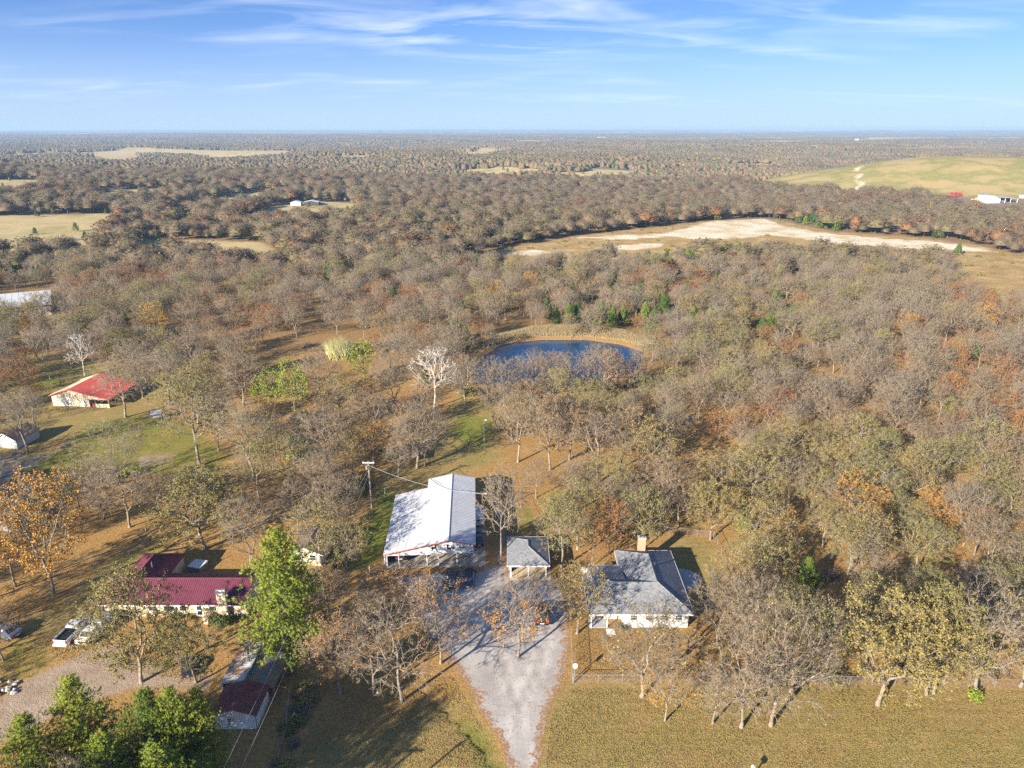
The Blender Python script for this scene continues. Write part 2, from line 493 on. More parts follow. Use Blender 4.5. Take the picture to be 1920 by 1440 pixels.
qq = sst(-1, 1, poly_sd(QUARRY, gx, gy) / soft)
for p in SANDY:
    sand = np.maximum(sand, sst(-1, 1, poly_sd(p, gx, gy) / soft))
sand = np.maximum(sand, 0.85 * (1 - sst(2, 7, line_d(MOUNDTRACK, gx, gy))))
rust = np.maximum(sst(-1, 1, poly_sd(RUSTFIELD, gx, gy) / soft), 0.75 * qq)
mm = np.hypot((gx - MC[0]) / 300, (gy - MC[1]) / 235)
mound = 1 - sst(0.93, 1.02, mm)
dry = sst(-1.5, 1.5, poly_sd(DAMW, gx, gy))
yardmask = 1 - sst(150, 260, dist)
V = np.stack([gx, gy, gz], 1)
idx = np.arange(nx * ny).reshape(ny, nx)
a_, b_, c_, d_ = idx[:-1, :-1].ravel(), idx[:-1, 1:].ravel(), idx[1:, 1:].ravel(), idx[1:, :-1].ravel()
F = np.concatenate([np.stack([a_, b_, c_], 1), np.stack([a_, c_, d_], 1)])

def attr(t, name):
    n = N(t, 'ShaderNodeAttribute'); n.attribute_name = name
    return n.outputs['Fac']
mg, t, b = mat("ground cover")
wp = worldpos(t)
nbig = noise(t, 0.035, 4, 0.6, wp); nmid = noise(t, 0.3, 5, 0.65, wp); nsm = noise(t, 2.2, 4, 0.75, wp); nfine = noise(t, 6.5, 2, 0.7, wp)
def brk(name, k=0.85):
    """region weight broken up by noise"""
    v = math_n(t, 'ADD', attr(t, name), math_n(t, 'MULTIPLY', math_n(t, 'SUBTRACT', nmid, 0.5), k))
    return maprange(t, v, 0.22, 0.72)
speck = maprange(t, nfine, 0.3, 0.7)
litter = ramp(t, nsm, [(0.22, (0.17, 0.096, 0.036)), (0.45, (0.36, 0.21, 0.074)), (0.6, (0.46, 0.28, 0.10)), (0.8, (0.56, 0.38, 0.165))])
floor_ = ramp(t, nsm, [(0.25, (0.13, 0.085, 0.04)), (0.5, (0.30, 0.185, 0.078)), (0.75, (0.44, 0.29, 0.125))])
tanc = ramp(t, nsm, [(0.22, (0.19, 0.14, 0.05)), (0.5, (0.33, 0.25, 0.09)), (0.8, (0.46, 0.35, 0.145))])
grn = ramp(t, nsm, [(0.2, (0.085, 0.115, 0.018)), (0.5, (0.18, 0.205, 0.035)), (0.8, (0.29, 0.28, 0.07))])
drt = ramp(t, nmid, [(0.3, (0.30, 0.215, 0.145)), (0.7, (0.46, 0.36, 0.26))])
wood = ramp(t, nbig, [(0.3, (0.19, 0.145, 0.11)), (0.5, (0.25, 0.19, 0.14)), (0.7, (0.28, 0.185, 0.12))])
fld = ramp(t, noise(t, 0.02, 4, 0.6, wp), [(0.3, (0.42, 0.31, 0.15)), (0.5, (0.54, 0.42, 0.21)), (0.66, (0.36, 0.31, 0.12)), (0.8, (0.40, 0.25, 0.13))])
rst = ramp(t, noise(t, 0.08, 6, 0.7, wp), [(0.3, (0.29, 0.185, 0.07)), (0.5, (0.42, 0.285, 0.115)), (0.7, (0.55, 0.41, 0.19))])
snd = ramp(t, noise(t, 0.06, 6, 0.7, wp), [(0.3, (0.48, 0.33, 0.17)), (0.45, (0.66, 0.53, 0.33)), (0.55, (0.76, 0.67, 0.49)), (0.75, (0.70, 0.64, 0.52))])
mnd = ramp(t, noise(t, 0.014, 7, 0.66, wp), [(0.28, (0.44, 0.30, 0.17)), (0.42, (0.42, 0.315, 0.13)), (0.52, (0.25, 0.235, 0.075)), (0.6, (0.40, 0.305, 0.13)), (0.75, (0.47, 0.32, 0.19))])
col = mixrgb(t, attr(t, 'yard'), floor_, litter)
col = mixrgb(t, attr(t, 'far'), col, wood)
col = mixrgb(t, brk('tan'), col, tanc)
# stray green in the dry grass
col = mixrgb(t, math_n(t, 'MULTIPLY', brk('tan'), maprange(t, nbig, 0.5, 0.7, 0, 0.5)), col, grn)
wvm = N(t, 'ShaderNodeTexWave', wave_type='BANDS', bands_direction='Y'); wvm.inputs['Scale'].default_value = 0.22; wvm.inputs['Distortion'].default_value = 3.0; wvm.inputs['Detail'].default_value = 3
t.links.new(wp, wvm.inputs['Vector'])
col = mixrgb(t, math_n(t, 'MULTIPLY', math_n(t, 'MULTIPLY', attr(t, 'tan'), attr(t, 'yard')), maprange(t, wvm.outputs['Fac'], .2, .9, 0, .38)), col, (0.20, 0.16, 0.055))
col = mixrgb(t, brk('green'), col, grn)
ngr = noise(t, 0.9, 6, 0.75, wp)
col = mixrgb(t, math_n(t, 'MULTIPLY', attr(t, 'yard'), maprange(t, ngr, 0.50, 0.72, 0, 0.55)), col, (0.20, 0.115, 0.04))
col = mixrgb(t, math_n(t, 'MULTIPLY', attr(t, 'yard'), maprange(t, noise(t, 0.16, 5, 0.7, wp), 0.52, 0.7, 0, 0.45)), col, (0.52, 0.36, 0.16))
# fallen leaves scattered over the grass
lf = math_n(t, 'MULTIPLY', maprange(t, nfine, 0.56, 0.62), maprange(t, nmid, 0.3, 0.7, 0.15, 0.8))
col = mixrgb(t, math_n(t, 'MULTIPLY', lf, attr(t, 'yard')), col, (0.46, 0.25, 0.09))
col = mixrgb(t, brk('dirt'), col, drt)
col = mixrgb(t, brk('field', 0.35), col, fld)
col = mixrgb(t, brk('rust', 0.4), col, rst)
col = mixrgb(t, brk('mound', 0.2), col, mnd)
nsd = noise(t, 0.045, 6, 0.7, wp)
sdv = math_n(t, 'ADD', attr(t, 'sand'), math_n(t, 'MULTIPLY', math_n(t, 'SUBTRACT', nsd, 0.5), 2.2))
col = mixrgb(t, maprange(t, sdv, 0.45, 0.8), col, snd)
col = mixrgb(t, brk('soil', 0.4), col, (0.62, 0.30, 0.12))
col = mixrgb(t, brk('dry', 0.3), col, (0.34, 0.25, 0.12))
t.links.new(col, b.inputs['Base Color']); b.inputs['Roughness'].default_value = 0.95; b.inputs['Specular IOR Level'].default_value = 0.05
bump(t, b, math_n(t, 'ADD', nsm, nfine), 0.9, 0.12)
gme = mk_mesh("ground", V, F, [mg], smooth=True)
for nm, arr in (('yard', yardmask), ('far', sst(300, 900, dist)), ('tan', wt), ('green', wg), ('dirt', wd), ('field', tanf), ('rust', rust), ('mound', mound),
                ('sand', sand), ('dry', dry), ('soil', sst(-1, 1, poly_sd(SOIL, gx, gy)))):
    at = gme.attributes.new(nm, 'FLOAT', 'POINT'); at.data.foreach_set('value', np.asarray(arr, np.float32))
ground = tag(link("ground", gme), kind='structure')

# ------------------------------------------------------------------ sheets on the ground
def sheet(name, poly, z, m, step=1.0, jag=0.25, seed=1, follow=False, edge=1.5):
    rng = random.Random(seed)
    out = []
    n = len(poly)
    for i in range(n):
        a = Vector(poly[i]); c = Vector(poly[(i + 1) % n]); L = (c - a).length; k = max(1, int(L / step))
        nrm = Vector((-(c - a).y, (c - a).x)).normalized()
        for j in range(k):
            out.append(a.lerp(c, j / k) + nrm * rng.uniform(-jag, jag))
    pts = list(out); m0 = len(pts)
    A = np.array([(p.x, p.y) for p in out])
    lo, hi = A.min(0), A.max(0)
    st = step * 1.3
    X, Y = np.meshgrid(np.arange(lo[0], hi[0], st), np.arange(lo[1], hi[1], st))
    X = X.ravel() + np.random.RandomState(seed).uniform(-.2, .2, X.size) * st; Y = Y.ravel()
    sd = poly_sd(A, X, Y)
    for x, y in zip(X[sd > step * .6], Y[sd > step * .6]):
        pts.append(Vector((x, y)))
    r = delaunay_2d_cdt(pts, [(i, (i + 1) % m0) for i in range(m0)], [], 1, 1e-5)
    vs = np.array([(p.x, p.y) for p in r[0]]); fs = np.array([f for f in r[2] if len(f) == 3])
    # wind upwards
    q = vs[fs]; cr = (q[:, 1, 0] - q[:, 0, 0]) * (q[:, 2, 1] - q[:, 0, 1]) - (q[:, 1, 1] - q[:, 0, 1]) * (q[:, 2, 0] - q[:, 0, 0])
    fs[cr < 0] = fs[cr < 0][:, ::-1]
    zz = (height(vs[:, 0], vs[:, 1]) if follow else 0) + z
    me = mk_mesh(name, np.stack([vs[:, 0], vs[:, 1], np.broadcast_to(zz, vs[:, 0].shape)], 1), fs, [m], smooth=True)
    at = me.attributes.new('edge', 'FLOAT', 'POINT')
    at.data.foreach_set('value', (1 - np.clip(poly_sd(A, vs[:, 0], vs[:, 1]) / edge, 0, 1)).astype(np.float32))
    return tag(link(name, me), kind='structure')
mgr, t, b = mat("gravel")
wp = worldpos(t)
n1_ = noise(t, 0.25, 4, 0.6, wp); n2_ = noise(t, 4.0, 3, 0.7, wp); n3_ = noise(t, 0.8, 5, 0.7, wp); n4_ = noise(t, 3.2, 2, 0.6, wp)
gcol = ramp(t, n1_, [(0.3, (0.36, 0.335, 0.305)), (0.55, (0.48, 0.45, 0.41)), (0.75, (0.55, 0.515, 0.475))])
gcol = mixrgb(t, maprange(t, n2_, 0.3, 0.75, 0.0, 0.45), gcol, (0.30, 0.26, 0.22))
gcol = mixrgb(t, math_n(t, 'MULTIPLY', attr(t, 'rut'), maprange(t, n1_, .3, .6, .15, .6)), gcol, (0.64, 0.60, 0.55))
gcol = mixrgb(t, math_n(t, 'MULTIPLY', attr(t, 'crown'), maprange(t, n3_, .42, .62, 0, .45)), gcol, (0.24, 0.19, 0.13))
lv = math_n(t, 'ADD', math_n(t, 'MULTIPLY', attr(t, 'edge'), 0.34), n3_)
gcol = mixrgb(t, math_n(t, 'MULTIPLY', maprange(t, lv, 0.62, 0.74), maprange(t, n4_, 0.35, 0.55, 0.2, 0.95)), gcol, (0.33, 0.165, 0.065))
gcol = mixrgb(t, maprange(t, noise(t, 7.0, 1, 0.5, wp), 0.68, 0.71), gcol, (0.25, 0.12, 0.05))
t.links.new(gcol, b.inputs['Base Color']); b.inputs['Roughness'].default_value = 0.95; b.inputs['Specular IOR Level'].default_value = 0.05
bump(t, b, n2_, 0.6, 0.05)
DRIVE = [(735, 1082), (790, 1074), (890, 1068), (930, 1056), (934, 1000), (925, 940), (945, 938), (949, 1040), (957, 1086), (1030, 1086), (1056, 1100), (1066, 1130),
         (1066, 1170), (1066, 1215), (1060, 1262), (1028, 1335), (1016, 1385), (1012, 1440), (1010, 1560), (950, 1560), (954, 1440), (940, 1395), (910, 1345), (878, 1285), (848, 1245), (806, 1195), (772, 1150), (756, 1112)]
driveway = sheet("driveway", polyw(DRIVE), 0.006, mgr, 0.6, 0.22, 3)
DC = polyw([(982, 1560), (983, 1440), (975, 1385), (966, 1330), (950, 1270), (930, 1210), (915, 1150), (900, 1100)])
DC2 = polyw([(966, 1330), (1000, 1270), (1020, 1210), (1022, 1150), (1000, 1095)])
dv_ = np.zeros(len(driveway.data.vertices) * 3); driveway.data.vertices.foreach_get('co', dv_); dv_ = dv_.reshape(-1, 3)
d1 = line_d(DC, dv_[:, 0], dv_[:, 1]); d2 = line_d(DC2, dv_[:, 0], dv_[:, 1])
for nm_, vals in (('rut', np.maximum(1 - sst(.15, .55, np.abs(d1 - .85)), 1 - sst(.15, .55, np.abs(d2 - .85)))), ('crown', np.maximum(1 - sst(.1, .5, d1), 1 - sst(.1, .5, d2)))):
    at = driveway.data.attributes.new(nm_, 'FLOAT', 'POINT'); at.data.foreach_set('value', vals.astype(np.float32))
mrd, t, b = mat("grey road")
t.links.new(ramp(t, noise(t, 0.4, 4, 0.6, worldpos(t)), [(0.3, (0.20, 0.19, 0.18)), (0.7, (0.32, 0.30, 0.28))]), b.inputs['Base Color']); b.inputs['Roughness'].default_value = 0.9
def strip(line, wd):
    L = [Vector(p) for p in line]; l = []; r = []
    for i, p in enumerate(L):
        d = (L[min(i + 1, len(L) - 1)] - L[max(0, i - 1)]).normalized(); n = Vector((-d.y, d.x)) * wd / 2
        l.append(p + n); r.append(p - n)
    return [(v.x, v.y) for v in l + r[::-1]]
sheet("road", strip(ROAD, 7.0), 0.25, mrd, 4.0, 0.1, 4, True)
sheet("highway", strip(ROAD2, 16.0), 0.4, mrd, 8.0, 0.1, 5, True)
mw, t, b = mat("pond water")
b.inputs['Base Color'].default_value = (0.012, 0.05, 0.11, 1); b.inputs['Roughness'].default_value = 0.06; b.inputs['IOR'].default_value = 1.33; b.inputs['Specular IOR Level'].default_value = 0.9
bump(t, b, noise(t, 1.2, 4, 0.6, worldpos(t)), 0.12, 0.05)
sheet("pond", PONDW * 1.0 + (PONDW - PONDW.mean(0)) * 0.02, -0.5, mw, 2.0, 0.3, 6)

# ------------------------------------------------------------------ trees
def frame(d):
    a = np.cross(d, (0, 0, 1.0)); n = np.linalg.norm(a)
    if n < 1e-3: a = np.array((1.0, 0, 0)); n = 1
    a = a / n
    return a, np.cross(d, a)
class TM:
    """triangles with a material index"""
    def __init__(s): s.V = []; s.F = []; s.M = []; s.n = 0
    def tube(s, P_, r, k, mi):
        m = len(P_); ring = []
        for i in range(m):
            d = P_[min(i + 1, m - 1)] - P_[max(i - 1, 0)]; d = d / (np.linalg.norm(d) + 1e-9)
            a, b = frame(d)
            th = np.arange(k) * 2 * PI / k
            ring.append(P_[i] + r[i] * (np.cos(th)[:, None] * a + np.sin(th)[:, None] * b))
        s.V.append(np.concatenate(ring))
        f = []
        for i in range(m - 1):
            for j in range(k):
                j2 = (j + 1) % k; o = s.n + i * k
                f += [(o + j, o + j2, o + k + j2), (o + j, o + k + j2, o + k + j)]
        s.F.append(np.array(f, np.int32)); s.M.append(np.full(len(f), mi)); s.n += m * k
    def spikes(s, A, B, w, mi):
        """many thin three-sided spikes from A to B"""
        A = np.asarray(A); B = np.asarray(B); m = len(A)
        if not m: return
        d = B - A; d = d / (np.linalg.norm(d, axis=1)[:, None] + 1e-9)
        a = np.cross(d, (0.31, 0.2, 0.93)); a /= (np.linalg.norm(a, axis=1)[:, None] + 1e-9); b = np.cross(d, a)
        w = np.broadcast_to(w, (m,))[:, None]
        vs = np.stack([A + a * w, A - a * w * .5 + b * w * .87, A - a * w * .5 - b * w * .87, B], 1).reshape(-1, 3)
        o = s.n + 4 * np.arange(m)[:, None]
        f = np.concatenate([o + np.array([[0, 1, 3]]), o + np.array([[1, 2, 3]]), o + np.array([[2, 0, 3]])])
        s.V.append(vs); s.F.append(f.astype(np.int32)); s.M.append(np.full(len(f), mi)); s.n += 4 * m
    def cards(s, C, size, mi, rng, up=0.35, aspect=0.75):
        """leaf-like quads folded a little along the middle"""
        C = np.asarray(C); m = len(C)
        if not m: return
        nrm = rng.normal(size=(m, 3)); nrm[:, 2] = np.abs(nrm[:, 2]) + up; nrm /= np.linalg.norm(nrm, axis=1)[:, None]
        a = np.cross(nrm, rng.normal(size=(m, 3))); a /= np.linalg.norm(a, axis=1)[:, None]; b = np.cross(nrm, a)
        sz = (size * rng.uniform(.6, 1.35, m))[:, None]
        vs = np.stack([C + a * sz, C + b * sz * aspect + nrm * sz * .25, C - a * sz, C - b * sz * aspect + nrm * sz * .25], 1).reshape(-1, 3)
        o = s.n + 4 * np.arange(m)[:, None]
        f = np.concatenate([o + np.array([[0, 1, 2]]), o + np.array([[0, 2, 3]])])
        s.V.append(vs); s.F.append(f.astype(np.int32)); s.M.append(np.full(len(f), mi)); s.n += 4 * m
    def get(s):
        return np.concatenate(s.V), np.concatenate(s.F), np.concatenate(s.M)

def grow_tree(seed, H=12.0, Rr=5.0, base=0.28, npts=300, clumps=15, tip=0.0195, flat=1.0, lean=0.0, fan=False, droop=0.0, stems=1):
    """nodes of a crooked broad-crowned tree: attraction points tied to the nearest branch, pipe-model radii"""
    rng = np.random.RandomState(seed)
    nodes = []; par = []; plen = []; dirs = []
    zb = base * H
    for sidx in range(stems):
        ang = rng.uniform(0, 2 * PI); off = 0.0 if stems == 1 else 0.35
        px, py = math.cos(ang) * off, math.sin(ang) * off
        prev = -1; k = max(4, int(zb / 0.55)) + 3
        for i in range(k):
            f = i / (k - 1)
            p = np.array((px * (1 + 2.2 * f) + lean * f * zb + 0.10 * math.sin(f * 4 + seed), py * (1 + 2.2 * f) + 0.10 * math.cos(f * 5 + seed * 1.7), f * (zb * 1.25)))
            nodes.append(p); par.append(prev)
            plen.append(0 if prev < 0 else plen[prev] + np.linalg.norm(p - nodes[prev]))
            dirs.append(np.array((0, 0, 1.0)) if prev < 0 else (p - nodes[prev]) / np.linalg.norm(p - nodes[prev]))
            prev = len(nodes) - 1
    fork = np.array((lean * zb, 0, zb))
    cz = zb + (H - zb) * 0.46; rz = (H - zb) * 0.54
    C = []
    while len(C) < clumps:
        u = rng.normal(size=3); u /= np.linalg.norm(u)
        if u[2] < -0.55: continue
        C.append(u * rng.uniform(.55, .9))
    pts = []
    while len(pts) < npts:
        if rng.rand() < 0.62:
            q = C[rng.randint(len(C))] + rng.normal(size=3) * 0.20
        else:
            u = rng.normal(size=3); u /= np.linalg.norm(u); q = u * rng.rand() ** 0.4
        if np.linalg.norm(q) > 1.05 or q[2] < -0.75: continue
        p = np.array((q[0] * Rr + lean * cz, q[1] * Rr, cz + q[2] * rz * flat))
        if fan:
            hh = (p[2] - zb) / (H - zb)
            if math.hypot(q[0], q[1]) > 0.22 + hh * 0.95: continue
        p[2] -= droop * (math.hypot(q[0], q[1]) ** 2) * 1.6
        pts.append(p)
    pts = sorted(pts, key=lambda p: np.linalg.norm(p - fork))
    cap = len(nodes) + npts * 6
    NA = np.zeros((cap, 3)); PL = np.zeros(cap); DA = np.zeros((cap, 3))
    n = len(nodes); NA[:n] = nodes; PL[:n] = plen; DA[:n] = dirs
    lowlim = zb * 0.72
    for p in pts:
        d = p - NA[:n]; L = np.linalg.norm(d, axis=1) + 1e-6
        cs = np.einsum('ij,ij->i', d, DA[:n]) / L
        cost = L * (1.25 - 0.45 * cs) + 0.30 * PL[:n]
        cost[NA[:n, 2] < lowlim] += 6
        j = int(np.argmin(cost)); Lj = L[j]
        k = max(1, int(Lj / 0.75)); prev = j; A = NA[j].copy()
        bow = rng.normal(size=3) * Lj * 0.10; bow[2] += 0.06 * Lj
        for i in range(1, k + 1):
            f = i / k
            q = A + (p - A) * f + bow * math.sin(PI * f) + (rng.normal(size=3) * 0.09 if i < k else 0)
            NA[n] = q; PL[n] = PL[prev] + np.linalg.norm(q - NA[prev]); DA[n] = (q - NA[prev]) / (np.linalg.norm(q - NA[prev]) + 1e-6)
            par.append(prev); prev = n; n += 1
    NA = NA[:n]; DA = DA[:n]
    ch = [[] for _ in range(n)]
    for i, p in enumerate(par):
        if p >= 0: ch[p].append(i)
    rad = np.zeros(n)
    for i in range(n - 1, -1, -1):
        rad[i] = tip if not ch[i] else max(tip, sum(rad[c] ** 2.25 for c in ch[i]) ** (1 / 2.25))
    return dict(N=NA, D=DA, par=par, ch=ch, rad=rad, rng=rng, H=H, R=Rr)

def tree_meshes(T, leaf_n, leaf_size, twig_n=3, twig_len=0.85, twig_w=0.0135, thick=0.06, low_leaf=0.0, leaf_clump=0.0):
    NA, DA, ch, rad, par, rng = T['N'], T['D'], T['ch'], T['rad'], T['par'], T['rng']
    trunk, crown = TM(), TM()
    starts = [i for i, p in enumerate(par) if p < 0]
    stack = [(s, None) for s in starts]
    while stack:
        i, frm = stack.pop()
        chain = [] if frm is None else [frm]
        rr = [] if frm is None else [min(rad[frm], rad[i] * 1.1)]
        while True:
            chain.append(i); rr.append(rad[i])
            if not ch[i]: break
            c = sorted(ch[i], key=lambda k: -rad[k])
            for o in c[1:]: stack.append((o, i))
            i = c[0]
        Pn = NA[chain]; rr = np.array(rr)
        if frm is None:
            rr[0] *= 1.55; rr[1] *= 1.15
        big = rr > thick
        nb = int(big.sum())
        if nb >= 2:
            e = min(nb + 1, len(rr))
            trunk.tube(Pn[:e], rr[:e], 7 if rr[0] > .12 else 5, 0)
            if e < len(rr): crown.tube(Pn[e - 1:], rr[e - 1:], 3, 0)
        elif len(rr) >= 2:
            crown.tube(Pn, rr, 3, 0)
    thin = np.array([i for i in range(len(NA)) if rad[i] < 0.052])
    ctr = np.array((0, 0, T['H'] * .45))
    A = np.repeat(thin, twig_n)
    base = NA[A]
    out = base - ctr; out /= (np.linalg.norm(out, axis=1)[:, None] + 1e-6)
    d = 0.75 * out + 0.55 * DA[A] + 0.75 * rng.normal(size=base.shape); d[:, 2] += 0.15
    d /= np.linalg.norm(d, axis=1)[:, None]
    L = twig_len * rng.uniform(.45, 1.3, len(A))[:, None]
    tip = base + d * L
    crown.spikes(base, tip, twig_w, 0)
    # side twigs
    B0 = base + d * L * .5; d2 = d + 0.9 * rng.normal(size=d.shape); d2 /= np.linalg.norm(d2, axis=1)[:, None]
    T2 = B0 + d2 * L * .55
    crown.spikes(B0, T2, twig_w * .8, 0)
    if leaf_n > 0:
        tot = int(leaf_n * len(A))
        if leaf_clump > 0:     # leaves kept in patches of the crown
            ph = NA[A] * 0.9
            score = np.sin(ph[:, 0] * 1.1 + 1) + np.sin(ph[:, 1] * 1.3 + 2) + np.sin(ph[:, 2] * 1.5) + 0.8 * rng.normal(size=len(A))
            if low_leaf: score -= low_leaf * (NA[A][:, 2] / T['H'])
            keep = np.argsort(-score)[:max(8, int(len(A) * (1 - leaf_clump)))]
        else:
            keep = np.arange(len(A))
        k = keep[rng.randint(0, len(keep), tot)]
        f = rng.uniform(.25, 1.1, tot)[:, None]
        side = rng.rand(tot)[:, None] < .5
        C = np.where(side, base[k] + (tip[k] - base[k]) * f, B0[k] + (T2[k] - B0[k]) * f) + rng.normal(size=(tot, 3)) * 0.07
        crown.cards(C, leaf_size, 1, rng)
    return trunk.get(), crown.get()

def pine_meshes(seed, H=16.0, Rr=4.6, base=0.14, nb=130):
    rng = np.random.RandomState(seed)
    trunk, crown = TM(), TM()
    k = 14
    ax = np.array([(0.18 * math.sin(i * .5 + seed), 0.18 * math.cos(i * .45 + seed), H * i / (k - 1) * .97) for i in range(k)])
    trunk.tube(ax, np.linspace(.24, .03, k) * np.r_[1.3, np.ones(k - 1)], 7, 0)
    tA = []
    for i in range(nb):
        f = base + (1 - base) * (i + rng.rand()) / nb
        z = H * f * .96
        env = Rr * (1 - ((f - base) / (1 - base)) ** 1.35) ** .85 * (0.50 + 0.5 * min(1, (f - base) / .16)) * rng.uniform(.45, 1.2) + .35
        ang = i * 2.399 + rng.uniform(-.5, .5)
        o = np.array([np.interp(z, ax[:, 2], ax[:, 0]), np.interp(z, ax[:, 2], ax[:, 1]), z])
        dh = np.array((math.cos(ang), math.sin(ang), 0))
        rise = 0.10 + 0.55 * f
        m = 6
        pl = [o + dh * env * g + np.array((0, 0, env * (rise * g - 0.16 * g * (1 - g)))) + rng.normal(size=3) * .05 * env * g for g in np.linspace(0, 1, m)]
        pl = np.array(pl)
        (trunk if i % 4 == 0 else crown).tube(pl, np.linspace(.055, .012, m), 3, 0)
        ns = max(3, int(env * 3.4))
        for q in range(ns):
            g = rng.uniform(.30, 1.0)
            p = o + dh * env * g + np.array((0, 0, env * (rise * g - 0.16 * g * (1 - g))))
            s = rng.normal(size=3) * np.array((.33, .33, .2)) * env * .55 * (1.1 - .4 * g); s[2] = abs(s[2]) * .8
            e = p + s
            crown.spikes([p], [e], .02, 0)
            tA.append(e)
            for _ in range(3): tA.append(e + rng.normal(size=3) * .24)
    tA.append(ax[-1]); tA = np.array(tA)
    m = 15
    C = np.repeat(tA, m, 0)
    d = rng.normal(size=C.shape); d[:, 2] += .55; d /= np.linalg.norm(d, axis=1)[:, None]
    crown.spikes(C, C + d * rng.uniform(.16, .32, len(C))[:, None], .02, 1)
    return trunk.get(), crown.get()

def cedar_meshes(seed, H=7.0, Rr=2.3, n=1500, size=.24):
    rng = np.random.RandomState(seed)
    trunk, crown = TM(), TM()
    trunk.tube(np.array([(0, 0, 0), (0.03, 0, H * .4), (0, 0.04, H * .93)]), np.array((.16, .1, .02)), 6, 0)
    f = rng.rand(n) ** .8
    ang = rng.uniform(0, 2 * PI, n)
    lob = 1 + .22 * np.sin(ang * 3 + seed + f * 9) + .16 * np.sin(ang * 5 - f * 14)
    r = Rr * (1 - f) ** .72 * (0.45 + .55 * np.clip(f / .12, 0, 1)) * lob * rng.uniform(.55, 1.0, n) ** .5 + .05
    C = np.stack([np.cos(ang) * r, np.sin(ang) * r, .25 + f * H * .97], 1)
    crown.cards(C, size, 1, rng, up=.2, aspect=.6)
    d = np.stack([np.cos(ang) * .6, np.sin(ang) * .6, np.full(n, .8)], 1) + rng.normal(size=(n, 3)) * .3
    k = rng.rand(n) < .6
    crown.spikes(C[k], (C + d * size * 2.0)[k], size * .30, 1)
    return trunk.get(), crown.get()

def dome(tm, c, r, h, mi, rng, seg=7):
    """lumpy canopy dome"""
    vs = [c + np.array((0, 0, h)) * rng.uniform(.9, 1.05)]; f = []
    for k, (el, n_) in enumerate(((.95, seg), (.45, seg), (-.05, seg))):
        for i in range(seg):
            a = 2 * PI * (i + .5 * (k % 2)) / seg; q = rng.uniform(.78, 1.15)
            vs.append(c + np.array((math.cos(a) * math.cos(el) * r * q, math.sin(a) * math.cos(el) * r * q, max(.05, math.sin(el)) * h * rng.uniform(.85, 1.1))))
    for i in range(seg):
        j = (i + 1) % seg; f.append((0, 1 + i, 1 + j))
        for k in range(2):
            a0 = 1 + k * seg; b0 = a0 + seg; f += [(a0 + i, b0 + i, a0 + j), (a0 + j, b0 + i, b0 + j)]
    tm.V.append(np.array(vs)); tm.F.append(np.array(f, np.int32) + tm.n); tm.M.append(np.full(len(f), mi)); tm.n += len(vs)
def lod_tree(seed, H=11.0, Rr=4.8, n=150, leaf=60, size=.42, w=.062):
    rng = np.random.RandomState(seed); tm = TM()
    tm.tube(np.array([(0, 0, 0), (.1, 0, H * .3), (0, .1, H * .7)]), np.array((.26, .2, .06)), 4, 0)
    u = rng.normal(size=(n, 3)); u /= np.linalg.norm(u, axis=1)[:, None]; u[:, 2] = np.where(u[:, 2] < -.35, -u[:, 2], u[:, 2])
    lob = 1 + .18 * np.sin(u[:, 0] * 5 + seed) * np.cos(u[:, 1] * 4 + seed * 2)
    q = u * (rng.rand(n) ** .35 * lob)[:, None]
    C = q * np.array((Rr, Rr, H * .36)) + np.array((0, 0, H * .60))
    dome(tm, np.array((0, 0, H * .38)), Rr * .74, H * .50, 2, rng)
    A = C * np.array((.55, .55, 1)) + np.array((0, 0, -H * .10)); A = A + (C - A) * .35
    d = u + rng.normal(size=(n, 3)) * .55; d /= np.linalg.norm(d, axis=1)[:, None]
    tm.spikes(A, C, w * 1.1, 0)
    for s_ in range(2):
        d = u + rng.normal(size=(n, 3)) * .7; d /= np.linalg.norm(d, axis=1)[:, None]
        tm.spikes(C - d * .3, C + d * 1.3, w * .75, 0)
    if leaf:
        tm.cards((C + rng.normal(size=(n, 3)) * .5)[rng.randint(0, n, leaf)], size, 1, rng)
    return tm.get()

PROTO = {}                         # kind -> list of (trunk mesh, crown mesh, joined mesh, H, R)
def add_proto(kind, trunk, crown, mats_, H, Rr):
    tv, tf, _ = trunk; cv, cf, cm = crown
    tme = mk_mesh("trunk_" + kind, tv, tf, [mats_[0]], smooth=True)
    cme = mk_mesh("crown_" + kind, cv, cf, [mats_[1], mats_[2]], cm)
    jme = None
    PROTO.setdefault(kind, []).append((tme, cme, jme, H, Rr))
OAK = (M_BARK, M_TWIG)
for sd in range(4):
    T = grow_tree(11 + sd, npts=340, clumps=14 + sd, base=.26 + .03 * (sd % 3), lean=(0, .06, -.05, .03)[sd])
    add_proto('bare', *tree_meshes(T, 0.3, .075, 7), (*OAK, L_TAN), 12, 5)
for sd in range(3):
    T = grow_tree(31 + sd, npts=280, clumps=13 + sd, base=.27, lean=(0, .05, -.04)[sd])
    add_proto('tan', *tree_meshes(T, 3.2, .075, 5, leaf_clump=.45), (*OAK, L_TAN), 12, 5)
for sd in range(4):
    T = grow_tree(51 + sd, npts=320, clumps=14 + sd, base=.25 + .02 * sd, lean=(0, .04, -.05, .02)[sd])
    add_proto('olive', *tree_meshes(T, 3.6, .078, 5, leaf_clump=.42), (*OAK, L_OLIVE), 12, 5)
for sd in range(2):
    T = grow_tree(61 + sd, npts=300, clumps=16, base=.24)
    add_proto('leafy', *tree_meshes(T, 11.0, .078, 4, leaf_clump=.15), (*OAK, L_LEAFY), 12, 5)
for sd in range(3):
    T = grow_tree(71 + sd, npts=240, clumps=13 + sd, base=.2)
    add_proto('russet', *tree_meshes(T, 10.0, .09, 3, leaf_clump=.2), (M_BARK, M_TWIG, L_RUSSET), 12, 5)
